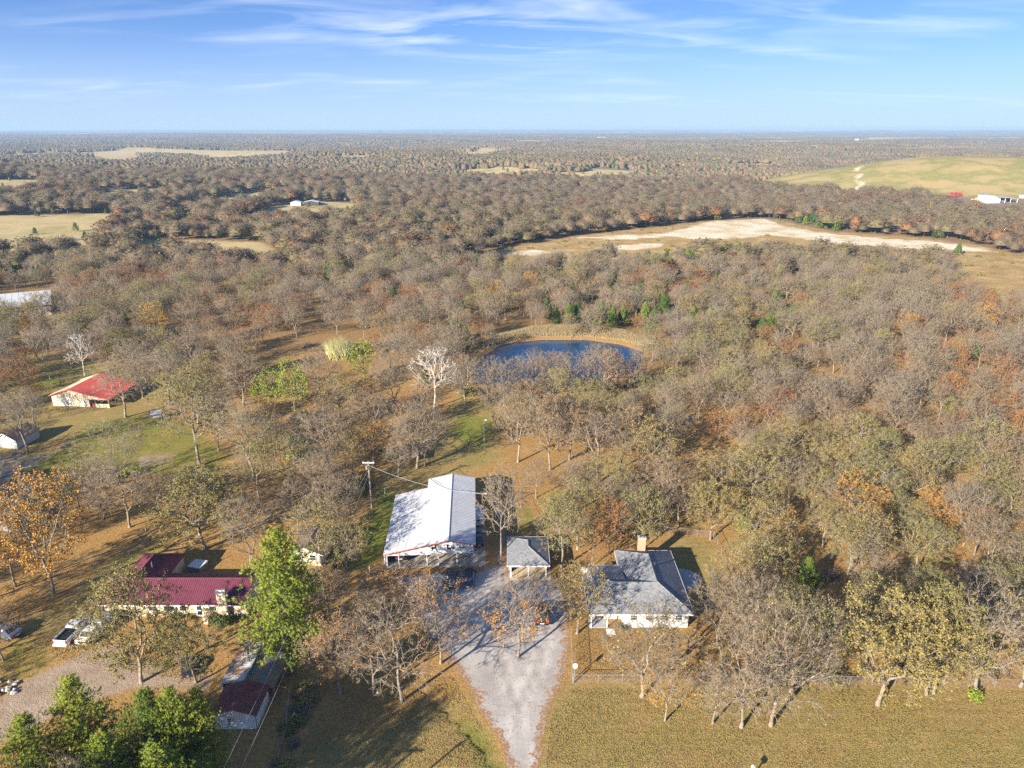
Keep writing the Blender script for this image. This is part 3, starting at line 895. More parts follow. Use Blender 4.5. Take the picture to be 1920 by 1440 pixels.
for sd in range(2):
    T = grow_tree(81 + sd, npts=240, clumps=12, base=.25)
    add_proto('yellow', *tree_meshes(T, 10.0, .085, 3, leaf_clump=.3), (M_BARK, M_TWIG, L_YELLOW), 12, 5)
for sd in range(2):
    T = grow_tree(91 + sd, npts=220, clumps=10, base=.12)
    add_proto('green', *tree_meshes(T, 12.0, .125, 2), (M_BARK, M_TWIG, L_GREEN), 12, 5)
T = grow_tree(101, npts=330, clumps=16, base=.16, fan=True, stems=2)
add_proto('fan', *tree_meshes(T, 0.0, .12, 5, twig_len=1.0), (M_BARK, M_TWIG, L_TAN), 12, 5)
T = grow_tree(103, npts=330, clumps=18, base=.14, fan=True, tip=.017)
add_proto('fan', *tree_meshes(T, 0.3, .09, 5, twig_len=1.0), (M_BARK, M_TWIG, L_OLIVE), 12, 5)
T = grow_tree(111, npts=190, clumps=12, base=.30, tip=.022)
add_proto('white', *tree_meshes(T, 0.0, .12, 5, twig_w=.018), (M_WHITEBARK, M_WHITEBARK, L_TAN), 12, 5)
T = grow_tree(121, npts=300, clumps=16, base=.30, droop=1.0)
add_proto('droop', *tree_meshes(T, 0.25, .09, 5, twig_len=.9), (M_BARK, M_TWIG, L_TAN), 12, 5)
T = grow_tree(131, npts=240, clumps=14, base=.34, tip=.019)
add_proto('dead', *tree_meshes(T, 0.25, .09, 4, twig_w=.017, twig_len=.75), (M_BARK, M_TWIG, L_TAN), 12, 5)
T = grow_tree(141, npts=300, clumps=15, base=.28)
add_proto('skirt', *tree_meshes(T, 1.1, .10, 5, leaf_clump=.74, low_leaf=9.0), (M_BARK, M_TWIG, L_YELLOW), 12, 5)
T = grow_tree(151, H=12, Rr=6.0, npts=300, clumps=16, base=.05, fan=True, stems=4, tip=.014)
add_proto('shrubby', *tree_meshes(T, 0.1, .1, 5, twig_len=1.0), (M_TWIG, M_TWIG, L_OLIVE), 12, 6)
for sd in range(3):
    add_proto('pine', *pine_meshes(5 + sd * 3), (M_DARKBARK, M_DARKBARK, L_PINE), 16, 4.6)
for sd in range(3):
    add_proto('cedar', *cedar_meshes(21 + sd), (M_DARKBARK, M_DARKBARK, L_CEDAR), 7, 2.3)
L_FARBARE = leaf_mat("far bare crown", [(0.2, (0.115, 0.092, 0.058)), (0.5, (0.165, 0.126, 0.076)), (0.8, (0.20, 0.136, 0.075))])
L_FAROLIVE = leaf_mat("far olive crown", [(0.2, (0.10, 0.092, 0.04)), (0.5, (0.145, 0.125, 0.055)), (0.8, (0.17, 0.13, 0.06))])
L_FARRUSSET = leaf_mat("far russet crown", [(0.2, (0.13, 0.075, 0.04)), (0.5, (0.19, 0.095, 0.045)), (0.8, (0.21, 0.12, 0.06))])
M_FARTWIG = bark_mat("far twig bark", (0.145, 0.118, 0.076), (0.31, 0.25, 0.16))
LOD = []
for sd, (lm, lf, nn) in enumerate(((L_FARBARE, 60, 300), (L_FARBARE, 50, 320), (L_FAROLIVE, 190, 250), (L_FAROLIVE, 210, 250), (L_FARRUSSET, 280, 200), (L_FARRUSSET, 320, 190))):
    v, f, m = lod_tree(200 + sd, n=nn, leaf=lf)
    LOD.append(mk_mesh("far_tree", v, f, [M_FARTWIG, lm, L_FARBARE if sd < 2 else lm], m))
v, f, m = cedar_meshes(300, n=170, size=.6)[1]
LOD.append(mk_mesh("far_cedar", v, f, [M_DARKBARK, L_CEDAR], m))
# a patch of distant wood: crowns side by side
def patch(seed, S=70.0):
    rng = np.random.RandomState(seed); tm = TM()
    for i in range(78):
        c = np.array((*rng.uniform(-S / 2, S / 2, 2), 0)); h = rng.uniform(5, 10); r = rng.uniform(3.2, 6.5); k = rng.rand()
        mi = (0 if k < .78 else (1 if k < .89 else (2 if k < .95 else 3))) if seed < 402 else (0 if k < .55 else (3 if k < .85 else 1))
        dome(tm, c, r if mi != 3 else r * .6, h, mi, rng)
        u = rng.normal(size=(7, 3)); u /= np.linalg.norm(u, axis=1)[:, None]; u[:, 2] = np.abs(u[:, 2])
        tm.cards(c + u * np.array((r, r, h)), .7, mi, rng, up=.2)
    return tm.get()
PATCH = []
for sd in range(4):
    v, f, m = patch(400 + sd)
    PATCH.append(mk_mesh("wood_patch", v, f, [L_FARBARE, L_FAROLIVE, L_FARRUSSET, L_CEDAR], m))

# ------------------------------------------------------------------ where the trees stand
TREES = []                         # dicts: x, y, h, r, kind, label, group
def tree_at(u, vb, vt, wpx, kind, label, rz=None, hs=1.0):
    x, y = P(u, vb)
    lo, hi = 1.0, 30.0
    for _ in range(30):
        mid = (lo + hi) / 2
        if proj(x, y, mid)[1] > vt: lo = mid
        else: hi = mid
    zf = y * CP + (CAM_H - lo * .6) * SP
    TREES.append(dict(x=x, y=y, h=lo * hs, r=wpx / 2 * 1.1 * zf / FPX, kind=kind, label=label, rz=rz, hand=True))
HAND = [
 # front lawn and house yard
 (1203, 1304, 1145, 205, 'fan', 'wide bare tree with two trunks in front of the white house wall'),
 (1247, 1352, 1225, 95, 'skirt', 'slender lawn oak with orange leaves low on its pale trunk'),
 (1337, 1358, 1250, 100, 'droop', 'small bare drooping oak second in the lawn row from the orange one'),
 (1388, 1363, 1185, 160, 'bare', 'pale bare oak with a thick trunk third in the lawn row'),
 (1447, 1362, 1140, 190, 'droop', 'big grey drooping oak at the far end of the lawn row'),
 (1482, 1296, 1120, 150, 'olive', 'dark trunked oak on the fence line behind the grey drooping oak'),
 (1502, 1288, 1110, 130, 'bare', 'bare oak just inside the fence behind the lawn row'),
 (1647, 1322, 1118, 200, 'leafy', 'large olive and orange oak standing alone on the lawn edge'),
 (1737, 1302, 1130, 140, 'leafy', 'olive oak with twin trunk neighbour in front of the fence'),
 (1750, 1299, 1105, 130, 'leafy', 'olive oak close behind its twin at the fence'),
 (1828, 1300, 1095, 190, 'bare', 'pale bare oak with green ivy round its foot at the lawn edge'),
 (1912, 1286, 1120, 150, 'olive', 'olive oak cut by the picture edge at the fence'),
 (1083, 1188, 1062, 105, 'olive', 'thin olive oak between the gravel drive and the grey house'),
 (6, 1240, 1130, 80, 'bare', 'bare oak over the blue grey car at the picture edge'),
 (1345, 1205, 1075, 120, 'bare', 'bare grey oak by the right end wall of the grey house'),
 (1375, 1165, 1040, 110, 'olive', 'olive oak behind the round patio'),
 (1410, 1230, 1080, 130, 'bare', 'bare oak in the side yard right of the grey house'),
 (1332, 1012, 905, 95, 'leafy', 'yellow olive oak at the corner of the back fence'),
 (1141, 1040, 935, 75, 'russet', 'orange leaved oak behind the left wing of the grey house'),
 (1110, 1062, 975, 60, 'russet', 'small orange oak beside the left wing of the grey house'),
 (1203, 1030, 915, 95, 'olive', 'olive oak directly behind the brick chimney'),
 (1165, 1010, 890, 90, 'bare', 'bare oak behind the orange oak at the grey house'),
 (1054, 1066, 930, 105, 'olive', 'olive oak standing right of the grey carport'),
 (1082, 1030, 905, 110, 'olive', 'olive oak behind the one right of the carport'),
 (1270, 985, 880, 110, 'tan', 'brown oak beyond the back fence'),
 (1240, 950, 850, 100, 'tan', 'brown oak in the leaf littered clearing behind the back fence'),
 # gravel drive and front left
 (972, 1232, 1066, 125, 'skirt', 'tall bare oak with yellow leaves at its foot in the middle of the gravel drive'),
 (826, 1243, 1085, 130, 'tan', 'brown oak at the left edge of the gravel drive'),
 (752, 1316, 1140, 190, 'dead', 'pale bare spreading oak on the front left lawn'),
 (702, 1303, 1145, 110, 'bare', 'leaning pale oak between the spreading oak and the brown oak'),
 (637, 1303, 1150, 125, 'tan', 'brown leaved oak nearest the brown roofed shed'),
 (735, 1175, 1062, 110, 'tan', 'low brown oak in front of the white metal building'),
 (682, 1215, 1100, 100, 'bare', 'bare oak left of the gravel behind the front left lawn'),
 (615, 1148, 1055, 95, 'tan', 'brown oak right of the tall pine'),
 (939, 1057, 880, 95, 'dead', 'tall dead looking tree between the white building and the carport'),
 (953, 1003, 872, 85, 'dead', 'second dead looking tree behind the carport'),
 # behind the white building
 (784, 877, 752, 120, 'bare', 'bare oak with dark trunks beside the rusty shelter'),
 (797, 873, 765, 100, 'fan', 'bare grey tree close behind the dark trunked oak'),
 (816, 764, 652, 88, 'white', 'white barked bare tree left of the pond'),
 (872, 757, 668, 85, 'bare', 'leaning bare tree at the left tip of the pond'),
 (972, 866, 735, 100, 'tan', 'brown oak on the grass behind the white building'),
 (1030, 881, 745, 100, 'tan', 'brown oak right of the first one behind the white building'),
 (1005, 934, 860, 60, 'bare', 'small bare tree behind the carport'),
 (1068, 862, 745, 100, 'tan', 'brown oak at the middle of the leaf littered grove'),
 (1120, 905, 775, 130, 'dead', 'pale twisted oak in the leaf littered grove'),
 (1165, 880, 760, 110, 'tan', 'brown oak right of the pale twisted oak'),
 (1210, 905, 785, 110, 'olive', 'olive oak at the right side of the leaf littered grove'),
 (1140, 955, 850, 100, 'olive', 'olive oak between the grove and the grey house'),
 (1080, 960, 860, 90, 'bare', 'bare oak in the grove behind the olive oaks'),
 (748, 895, 820, 55, 'bare', 'small bare tree left of the rusty shelter'),
 (662, 894, 800, 70, 'olive', 'small olive tree behind the utility pole'),
 (617, 888, 765, 105, 'bare', 'bare oak left of the utility pole'),
 (630, 1010, 895, 95, 'tan', 'brown oak on the edge of the bright green grass'),
 (595, 960, 850, 95, 'bare', 'bare oak behind the small cream shed'),
 (655, 965, 880, 60, 'bare', 'thin bare tree by the brush left of the utility pole'),
 (945, 760, 672, 70, 'bare', 'bare tree at the near shore of the pond in front of its left part'), (1000, 752, 655, 75, 'fan', 'grey bare tree at the near shore left of the pond middle'), (1072, 748, 655, 70, 'bare', 'bare tree at the near shore before the pond middle'),
 (1128, 752, 650, 75, 'tan', 'brown tree at the near shore right of the pond middle'), (1180, 745, 662, 60, 'bare', 'bare tree at the near shore before the right end of the pond'), (915, 752, 668, 70, 'bare', 'bare tree at the near shore before the left tip of the pond'), (975, 742, 668, 55, 'bare', 'slim bare tree at the near shore left of centre'), (1040, 740, 668, 60, 'fan', 'fine twigged tree at the near shore before the pond centre'), (1150, 738, 660, 60, 'russet', 'rust leaved tree at the near shore of the pond'), (1205, 722, 640, 60, 'bare', 'bare tree at the right end of the pond shore'),
 (1040, 775, 690, 80, 'olive', 'olive tree standing behind the near shore of the pond'), (1105, 785, 705, 80, 'olive', 'olive tree below the right half of the pond'),
 # left side
 (101, 1117, 885, 165, 'yellow', 'large orange and yellow oak left of the maroon roof'),
 (30, 1100, 930, 110, 'yellow', 'orange oak at the picture edge behind the large orange one'),
 (268, 1278, 1085, 170, 'leafy', 'yellow olive oak shading the parked cars'),
 (367, 1281, 1150, 125, 'leafy', 'low pale limbed oak in front of the maroon roofed house'),
 (382, 1030, 885, 170, 'leafy', 'broad olive oak behind the maroon roofed house'),
 (470, 1062, 930, 110, 'fan', 'thin grey bare tree behind the tall pine'),
 (245, 988, 860, 120, 'bare', 'dark bare tree behind the large orange oak'),
 (375, 873, 695, 140, 'olive', 'big dark limbed oak on the green left of the utility pole'),
 (411, 845, 745, 80, 'bare', 'bare oak behind the big dark limbed oak'),
 (476, 902, 752, 135, 'fan', 'fine twigged fan shaped bare tree right of the big dark limbed oak'),
 (237, 782, 668, 100, 'bare', 'bare oak in front of the red barn lean-to'),
 (317, 752, 655, 80, 'bare', 'bare oak right of the red barn'),
 (458, 760, 660, 85, 'bare', 'bare oak left of the yellow green trees'),
 (360, 692, 610, 80, 'bare', 'bare dark oak beyond the red barn'),
 (86, 688, 605, 60, 'fan', 'three stemmed bare tree behind the red barn'),
 (135, 690, 615, 50, 'bare', 'thin bare tree beside the three stemmed one'),
 (160, 705, 625, 55, 'white', 'pale slender tree close behind the red barn'),
 (40, 740, 665, 70, 'russet', 'rust brown oak at the picture edge left of the red barn'),
 (78, 612, 545, 60, 'olive', 'olive tree before the right end of the long white roofed barn'), (105, 606, 540, 60, 'bare', 'bare tree at the right end of the long white roofed barn'), (40, 622, 565, 60, 'leafy', 'yellow olive tree before the long white roofed barn'), (10, 640, 575, 60, 'olive', 'olive tree before the left end of the long white roofed barn'),
 (52, 849, 735, 100, 'bare', 'dark bare oak leaning over the small white shed'),
 (132, 770, 725, 30, 'bare', 'very small bare tree against the barn front'),
 (218, 905, 795, 150, 'shrubby', 'wide many stemmed bare shrub on the green below the red barn'),
 (510, 770, 690, 62, 'green', 'round bright green tree left of the willow'),
 (553, 775, 665, 55, 'green', 'tall yellow green willow with a pale trunk'),
 (682, 715, 638, 55, 'green', 'yellow green willow nearer the pond'),
 (240, 690, 615, 75, 'leafy', 'yellow leaved oak behind the barn roof'),
 (552, 870, 770, 75, 'bare', 'bare oak below the willow'),
 (600, 745, 650, 80, 'bare', 'bare oak right of the willow'),
 (700, 830, 730, 90, 'bare', 'bare oak left of the dark trunked oak'),
 (735, 760, 665, 85, 'fan', 'dense grey bare tree left of the white barked tree'),
 (640, 800, 700, 80, 'olive', 'olive tree in the thicket left of the dark trunked oak'),
 (560, 1000, 900, 80, 'bare', 'bare oak between the broad olive oak and the cream shed'),
 (300, 960, 880, 80, 'bare', 'bare oak behind the broad olive oak'),
 (150, 960, 870, 90, 'olive', 'olive oak behind the dark roofed house'),
]
for a in HAND:
    tree_at(*a)
def top_at(u, vt, h, r, kind, label):
    x, y = P(u, vt, h)
    TREES.append(dict(x=x, y=y, h=h, r=r, kind=kind, label=label, rz=None, hand=True))
top_at(513, 985, 21, 5.8, 'pine', 'tall bright green pine beside the brown roofed shed')
top_at(128, 1262, 15, 4.3, 'pine', 'bushy pine at the bottom beside the dirt track')
top_at(262, 1292, 14, 4.3, 'pine', 'broad yellow green pine in the middle of the bottom row')
top_at(312, 1284, 14.5, 3.3, 'pine', 'narrow pine behind the broad yellow green one')
top_at(362, 1288, 13.0, 3.0, 'pine', 'dark pine beside the small window of the brown roofed shed')
top_at(40, 1335, 13, 4.2, 'pine', 'pine in the bottom corner of the picture')
top_at(180, 1375, 13, 4.2, 'pine', 'pine cut by the bottom edge between two others')
top_at(290, 1395, 12, 4.5, 'pine', 'low pine cut by the bottom edge near the shed')
# trees below the frame whose shadows fall over the front left lawn
for i, (x, y, h) in enumerate(((-47, 45, 16), (-39, 45, 13), (-52, 49, 14), (-33, 42, 14), (-43, 38, 16), (-37, 35, 15), (-41, 42, 14), (-35, 39, 15), (-48, 40, 15))):
    TREES.append(dict(x=x, y=y, h=h, r=4.8, kind='leafy' if i > 5 else ('fan' if i % 2 else 'tan'), label='roadside tree below the photograph that shades the front left lawn', group='roadside trees below the frame', rz=None, hand=True))

# buildings and other places kept free of trees
KEEP = [polyw(p) for p in ([(700, 1090), (705, 880), (930, 870), (960, 1000), (1040, 990), (1110, 1020), (1330, 1010), (1350, 1180), (1075, 1290), (1010, 1460), (540, 1460), (380, 1390), (150, 1250), (0, 1290), (0, 1100), (180, 1000), (330, 1000), (440, 1060), (560, 1070), (640, 1070)],
                          [(70, 700), (190, 690), (270, 720), (260, 790), (80, 790)], [(-60, 830), (60, 800), (330, 760), (440, 860), (330, 920), (100, 900), (-60, 960)],
                          [(845, 735), (930, 745), (945, 880), (700, 890), (760, 850), (840, 800)], [(930, 870), (1240, 870), (1240, 960), (940, 960)],
                          [(1270, 870), (1380, 850), (1385, 915), (1285, 925)], [(1340, 1282), (1960, 1290), (1960, 1500), (900, 1500), (1060, 1284)],
                          [(1240, 1000), (1345, 1005), (1375, 1100), (1300, 1120)], [(560, 620), (600, 615), (660, 640), (640, 665), (590, 660)],
                          [(470, 655), (560, 640), (640, 650), (730, 660), (720, 740), (600, 800), (480, 800)], [(-300, 1290), (1062, 1275), (1062, 1700), (-300, 1700)], [(-40, 545), (110, 545), (120, 600), (-40, 610)], [(878, 700), (885, 775), (960, 760), (1200, 752), (1225, 700), (1215, 650), (1190, 715), (1000, 722)])]
KEEP += [PONDW, DAMW, RUSTFIELD, QUARRY, SOIL] + FIELDS
ROADS = [(ROAD, 10.0), (ROAD2, 22.0)]
def is_open(x, y):
    m = np.hypot((x - MC[0]) / 300, (y - MC[1]) / 235) < 1.0
    for p in KEEP: m |= poly_sd(p, x, y) > 0
    for l, wd_ in ROADS: m |= line_d(np.array(l), x, y) < wd_ / 2
    m |= farfield(x, y) > .5
    m |= poly_sd(YARDBARN, x, y) > 0
    return m
# the drilling yard and buildings at the foot of the mound
YARDBARN = polyt([(1700, 352), (1790, 352), (2050, 352), (2050, 392), (1880, 392), (1820, 384), (1760, 372), (1700, 366)], 8.0)
PARK = polyw([(-80, 1000), (-80, 610), (300, 600), (620, 610), (720, 690), (700, 780), (640, 1000), (540, 1060), (300, 1000), (100, 960)])

rs = np.random.RandomState(5)
def scatter(dmin, dmax, sp, widen=1.12):
    """points spread over the view wedge about sp metres apart"""
    half = math.tan(R(36.2)) * widen
    X, Y = [], []
    y = dmin
    rows = np.arange(dmin, dmax, sp * .87)
    for i, yy in enumerate(rows):
        wx = half * yy + 25
        k = np.arange(-wx, wx, sp) + (sp / 2 if i % 2 else 0)
        X.append(k + rs.uniform(-.55, .55, k.size) * sp); Y.append(np.full(k.size, yy) + rs.uniform(-.55, .55, k.size) * sp)
    return np.concatenate(X), np.concatenate(Y)
hx = np.array([t_['x'] for t_ in TREES]); hy = np.array([t_['y'] for t_ in TREES]); hr = np.array([t_['r'] for t_ in TREES])
def pick_kind(x, y):
    """mix of kinds drifts across the woods"""
    u, v = proj(x, y, 0)
    a = wob(np.array(x), np.array(y), 38, 1.0) + rs.normal() * .45
    c = wob(np.array(x), np.array(y), 55, 9.0) + rs.normal() * .5
    q = rs.rand()
    if c > 0.85 and v < 660: return 'cedar'
    if q < .02: return 'cedar'
    if v > 850:
        if u > 1200: return 'olive' if a > (-.2 if v > 1130 else .12) else ('tan' if q < .16 else 'bare')
        return 'bare' if a > -.2 else 'olive'
    if u > 1250:
        if a > .50 or q < .07 or (u > 1750 and v > 660 and q < .30): return 'russet' if q < .55 else 'tan'
        return 'bare' if a > -.35 else ('olive' if q < .6 else 'bare')
    if a > .42 or q < .10: return 'russet' if q < .6 else 'tan'
    if a < -.5: return 'olive'
    return 'bare' if q < .75 else 'tan'
def fill(dmin, dmax, sp, out, lod):
    X, Y = scatter(dmin, dmax, sp)
    ok = ~is_open(X, Y)
    if dmin < 300:
        park = poly_sd(PARK, X, Y) > 0
        ok &= ~(park & (rs.rand(X.size) > .88))
        D2 = (X[:, None] - hx) ** 2 + (Y[:, None] - hy) ** 2
        ok &= (D2 > (hr * .75 + 2.2) ** 2).all(1)
    for x, y in zip(X[ok], Y[ok]):
        out.append((x, y))
pts = []
fill(58, 330, 7.6, pts, 0)
SIZE = {'bare': (7, 12), 'olive': (7, 12), 'tan': (6.5, 11), 'russet': (5, 9.5), 'cedar': (4, 7.5), 'yellow': (8, 12), 'green': (6, 9)}
for x, y in pts:
    k = pick_kind(x, y)
    if k == 'bare' and rs.rand() < .25: k = 'fan'
    if k == 'olive' and rs.rand() < .05: k = 'yellow'
    a, c = SIZE.get(k, (8, 12)); h = rs.uniform(a, c)
    r = h * (rs.uniform(.37, .52) if k != 'cedar' else rs.uniform(.28, .36))
    TREES.append(dict(x=x, y=y, h=h, r=r, kind=k, label=None, rz=None, hand=False))
# cedars that stand out in the photograph
for i, (u, vb, h) in enumerate([(1042, 606, 5.5), (1066, 607, 7), (1083, 608, 7.5), (1100, 608, 6.5), (1118, 609, 5.5), (1480, 602, 7), (1245, 600, 9), (1235, 585, 7), (1776, 780, 5.5), (1885, 655, 6.5), (1830, 672, 5), (1855, 812, 5), (1795, 478, 6.5), (920, 590, 8), (935, 565, 7), (1100, 540, 7), (1200, 560, 7), (1500, 540, 6), (1705, 545, 6), (1330, 615, 7), (1460, 560, 6)]):
    x, y = P(u, vb)
    TREES.append(dict(x=x, y=y, h=h, r=h * .33, kind='cedar', label=None, rz=None, hand=False))

NAME = {'bare': 'bare_oak_tree', 'fan': 'bare_oak_tree', 'droop': 'bare_oak_tree', 'dead': 'bare_oak_tree', 'white': 'bare_oak_tree', 'shrubby': 'bare_oak_tree',
        'tan': 'brown_oak_tree', 'russet': 'brown_oak_tree', 'yellow': 'brown_oak_tree', 'skirt': 'brown_oak_tree', 'olive': 'olive_oak_tree', 'leafy': 'olive_oak_tree',
        'green': 'willow_tree', 'pine': 'pine_tree', 'cedar': 'cedar_tree'}
LOOK = {'bare': 'bare grey oak', 'fan': 'fine twigged bare tree', 'tan': 'thinly leaved brown oak', 'russet': 'dense rust orange oak', 'yellow': 'orange yellow oak',
        'olive': 'olive leaved oak', 'cedar': 'dark green cedar'}
MARKS = [('the cedar clump beyond the pond', P(1085, 600)), ('the row of cedars at the far bank', P(1200, 560)), ('the lone yellow green cedar right of the pond', P(1480, 602)), ('the middle of the sand pit', P(1350, 500)), ('the bright cedar at the right picture edge', P(1776, 780)), ('the tallest green cedar near the right edge', P(1885, 655)),
         ('the far bank of the pond', P(1090, 615)), ('the near shore of the pond', P(1050, 735)), ('the right tip of the pond', P(1240, 680)), ('the left tip of the pond', P(860, 700)),
         ('the red roofed barn', P(170, 735)), ('the willow', P(553, 760)), ('the round patio', P(1330, 1090)), ('the back fence corner', P(1350, 1010)), ('the orange soil patch', P(1690, 545)),
         ('the rust coloured field', P(1800, 560)), ('the long white roofed barn', P(70, 590)), ('the sand pit track', P(1560, 480)), ('the left end of the sand pit', P(960, 490)),
         ('the utility pole', P(697, 952)), ('the cream shed', P(575, 1040)), ('the white barked tree', P(816, 764)), ('the garden shelter', P(285, 785)), ('the bamboo clump', P(637, 665)), ('the dark roofed house', P(60, 940)), ('the small white shed', P(30, 835)), ('the lone cedar of the sand pit', P(1795, 478)), ('the dark trunked oak', P(784, 877)),
         ('the front fence at the picture edge', P(1900, 1270)), ('the leaf littered clearing', P(1390, 900)), ('the big lawn edge oak', P(1650, 1270))]
ORD = ['nearest', 'second nearest', 'third nearest', 'fourth nearest', 'fifth nearest', 'sixth nearest']
def region(x, y):
    u, v = proj(x, y, 0)
    if u > 1230:
        if v > 1000: return 'close behind the front fence' if v > 1150 else 'in the woods right of the grey house'
        if v > 800: return 'in the woods above and right of the grey house' if u < 1600 else 'in the woods low along the right picture edge'
        if v > 640: return 'in the woods right of the pond' if u < 1560 else 'in the woods far right of the pond'
        return 'in the woods between the pond and the sand pit' if u < 1600 else 'in the woods below the rust coloured field'
    if u > 840:
        return 'in the grove between the pond and the white building' if v > 700 else 'in the woods directly beyond the pond'
    if u > 420:
        return 'in the thicket left of the white building' if v > 740 else ('in the woods left of the pond' if v > 600 else 'in the woods beyond and left of the pond')
    return 'in the yard round the red barn' if v > 640 else 'in the woods beyond the red barn'
# the nearest 300 of each kind are things, the rest one far mass
for t_ in TREES:
    t_['d'] = math.hypot(t_['x'], t_['y'])
auto = [t_ for t_ in TREES if not t_['hand']]
def in_view(t_):
    u, v = proj(t_['x'], t_['y'], t_['h'] * .6)
    return -40 < u < 1960 and v < 1460
things = [t_ for t_ in TREES if t_['hand']]
mass = []
cnt = {}
for t_ in things: cnt[NAME[t_['kind']]] = cnt.get(NAME[t_['kind']], 0) + 1
for t_ in sorted(auto, key=lambda q: q['d']):
    n_ = NAME[t_['kind']]
    if in_view(t_) and cnt.get(n_, 0) < 300:
        cnt[n_] = cnt.get(n_, 0) + 1; things.append(t_)
    else:
        mass.append(t_)
free = [t_ for t_ in things if not t_['label']]
for mk_, (mx, my) in MARKS:
    for lk in set(LOOK.values()):
        c_ = sorted((t_ for t_ in free if LOOK.get(t_['kind']) == lk and math.hypot(t_['x'] - mx, t_['y'] - my) < 45), key=lambda q: math.hypot(q['x'] - mx, q['y'] - my))
        allk = sorted((t_ for t_ in things if LOOK.get(t_['kind']) == lk), key=lambda q: math.hypot(q['x'] - mx, q['y'] - my))[:6]
        for i, t_ in enumerate(allk):
            if not t_['label'] and t_ in c_:
                t_['label'] = '%s %s to %s' % (lk, ORD[i], mk_)
                t_['group'] = '%ss near %s' % (lk, mk_)
for t_ in things:
    if not t_['label']:
        sz = 'tall ' if t_['h'] > 11 and t_['kind'] != 'cedar' else ('low ' if t_['h'] < 9 and t_['kind'] != 'cedar' else '')
        t_['label'] = '%s%s %s' % (sz, LOOK[t_['kind']], region(t_['x'], t_['y']))
        t_['group'] = t_['label'].replace(' in ', 's in ', 1).replace(' close ', 's close ', 1)
rt = random.Random(9)
for t_ in things:
    pr_ = PROTO[t_['kind']]
    tme, cme, jme, H0, R0 = pr_[rt.randrange(len(pr_))]
    o = bpy.data.objects.new(NAME[t_['kind']], None); COL.objects.link(o); o.empty_display_size = .3
    o.location = (t_['x'], t_['y'], hz(t_['x'], t_['y']) - 0.03)
    s_ = t_['r'] / R0
    o.scale = (s_, s_, t_['h'] / H0)
    o.rotation_euler = (0, 0, t_['rz'] if t_['rz'] is not None else rt.uniform(0, 2 * PI))
    tag(o, t_['label'], 'tree', t_.get('group', 'hand' and None))
    for nm, me in (('trunk', tme), ('crown', cme)):
        link(nm, me, o)

# everything farther: one mass of woods, instanced
def gn_scatter(name, groups, label, cat):
    """groups: list of (mesh, [(x, y, z, rot, sx, sz)])"""
    allp = []; ids = []; ro = []; sc = []
    for i, (me, L) in enumerate(groups):
        for p in L:
            allp.append(p[:3]); ids.append(i); ro.append(p[3]); sc.append((p[4], p[4], p[5]))
    me = bpy.data.meshes.new(name); me.vertices.add(len(allp)); me.vertices.foreach_set('co', np.array(allp, np.float32).ravel())
    at = me.attributes.new('idx', 'INT', 'POINT'); at.data.foreach_set('value', np.array(ids, np.int32))
    at = me.attributes.new('rot', 'FLOAT', 'POINT'); at.data.foreach_set('value', np.array(ro, np.float32))
    at = me.attributes.new('scl', 'FLOAT_VECTOR', 'POINT'); at.data.foreach_set('vector', np.array(sc, np.float32).ravel())
    o = link(name, me)
    ng = bpy.data.node_groups.new(name, 'GeometryNodeTree')
    ng.interface.new_socket('Geometry', in_out='INPUT', socket_type='NodeSocketGeometry')
    ng.interface.new_socket('Geometry', in_out='OUTPUT', socket_type='NodeSocketGeometry')
    gi = ng.nodes.new('NodeGroupInput'); go = ng.nodes.new('NodeGroupOutput'); jn = ng.nodes.new('GeometryNodeJoinGeometry')
    def named(nm, ty):
        n_ = ng.nodes.new('GeometryNodeInputNamedAttribute'); n_.data_type = ty; n_.inputs[0].default_value = nm
        return [q for q in n_.outputs if q.enabled and q.name == 'Attribute'][0]
    aid = named('idx', 'INT'); ar = named('rot', 'FLOAT'); asc = named('scl', 'FLOAT_VECTOR')
    cx = ng.nodes.new('ShaderNodeCombineXYZ'); ng.links.new(ar, cx.inputs[2])
    for i, (src, L) in enumerate(groups):
        if not L: continue
        so = bpy.data.objects.new("source_" + src.name, src)       # never linked to the scene
        oi = ng.nodes.new('GeometryNodeObjectInfo'); oi.inputs[0].default_value = so; oi.transform_space = 'ORIGINAL'
        cmp_ = ng.nodes.new('FunctionNodeCompare'); cmp_.data_type = 'INT'; cmp_.operation = 'EQUAL'
        ci = [q for q in cmp_.inputs if q.enabled]
        ng.links.new(aid, ci[0]); ci[1].default_value = i
        ip = ng.nodes.new('GeometryNodeInstanceOnPoints')
        ng.links.new(gi.outputs[0], ip.inputs['Points']); ng.links.new(cmp_.outputs[0], ip.inputs['Selection'])
        ng.links.new(oi.outputs['Geometry'], ip.inputs['Instance']); ng.links.new(cx.outputs[0], ip.inputs['Rotation']); ng.links.new(asc, ip.inputs['Scale'])
        ng.links.new(ip.outputs[0], jn.inputs[0])
    ng.links.new(jn.outputs[0], go.inputs[0])
    md = o.modifiers.new("scatter", 'NODES'); md.node_group = ng
    tag(o, label, cat, kind='stuff')
    return o
groups = []
bykind = {}
for t_ in mass:
    pr_ = PROTO[t_['kind']]; k = rt.randrange(len(pr_))
    bykind.setdefault((t_['kind'], k), []).append((t_['x'], t_['y'], hz(t_['x'], t_['y']), rt.uniform(0, 6.28), t_['r'] / pr_[k][4], t_['h'] / pr_[k][3]))
for (kd, k), L in bykind.items():
    groups.append((PROTO[kd][k][0], L)); groups.append((PROTO[kd][k][1], L))
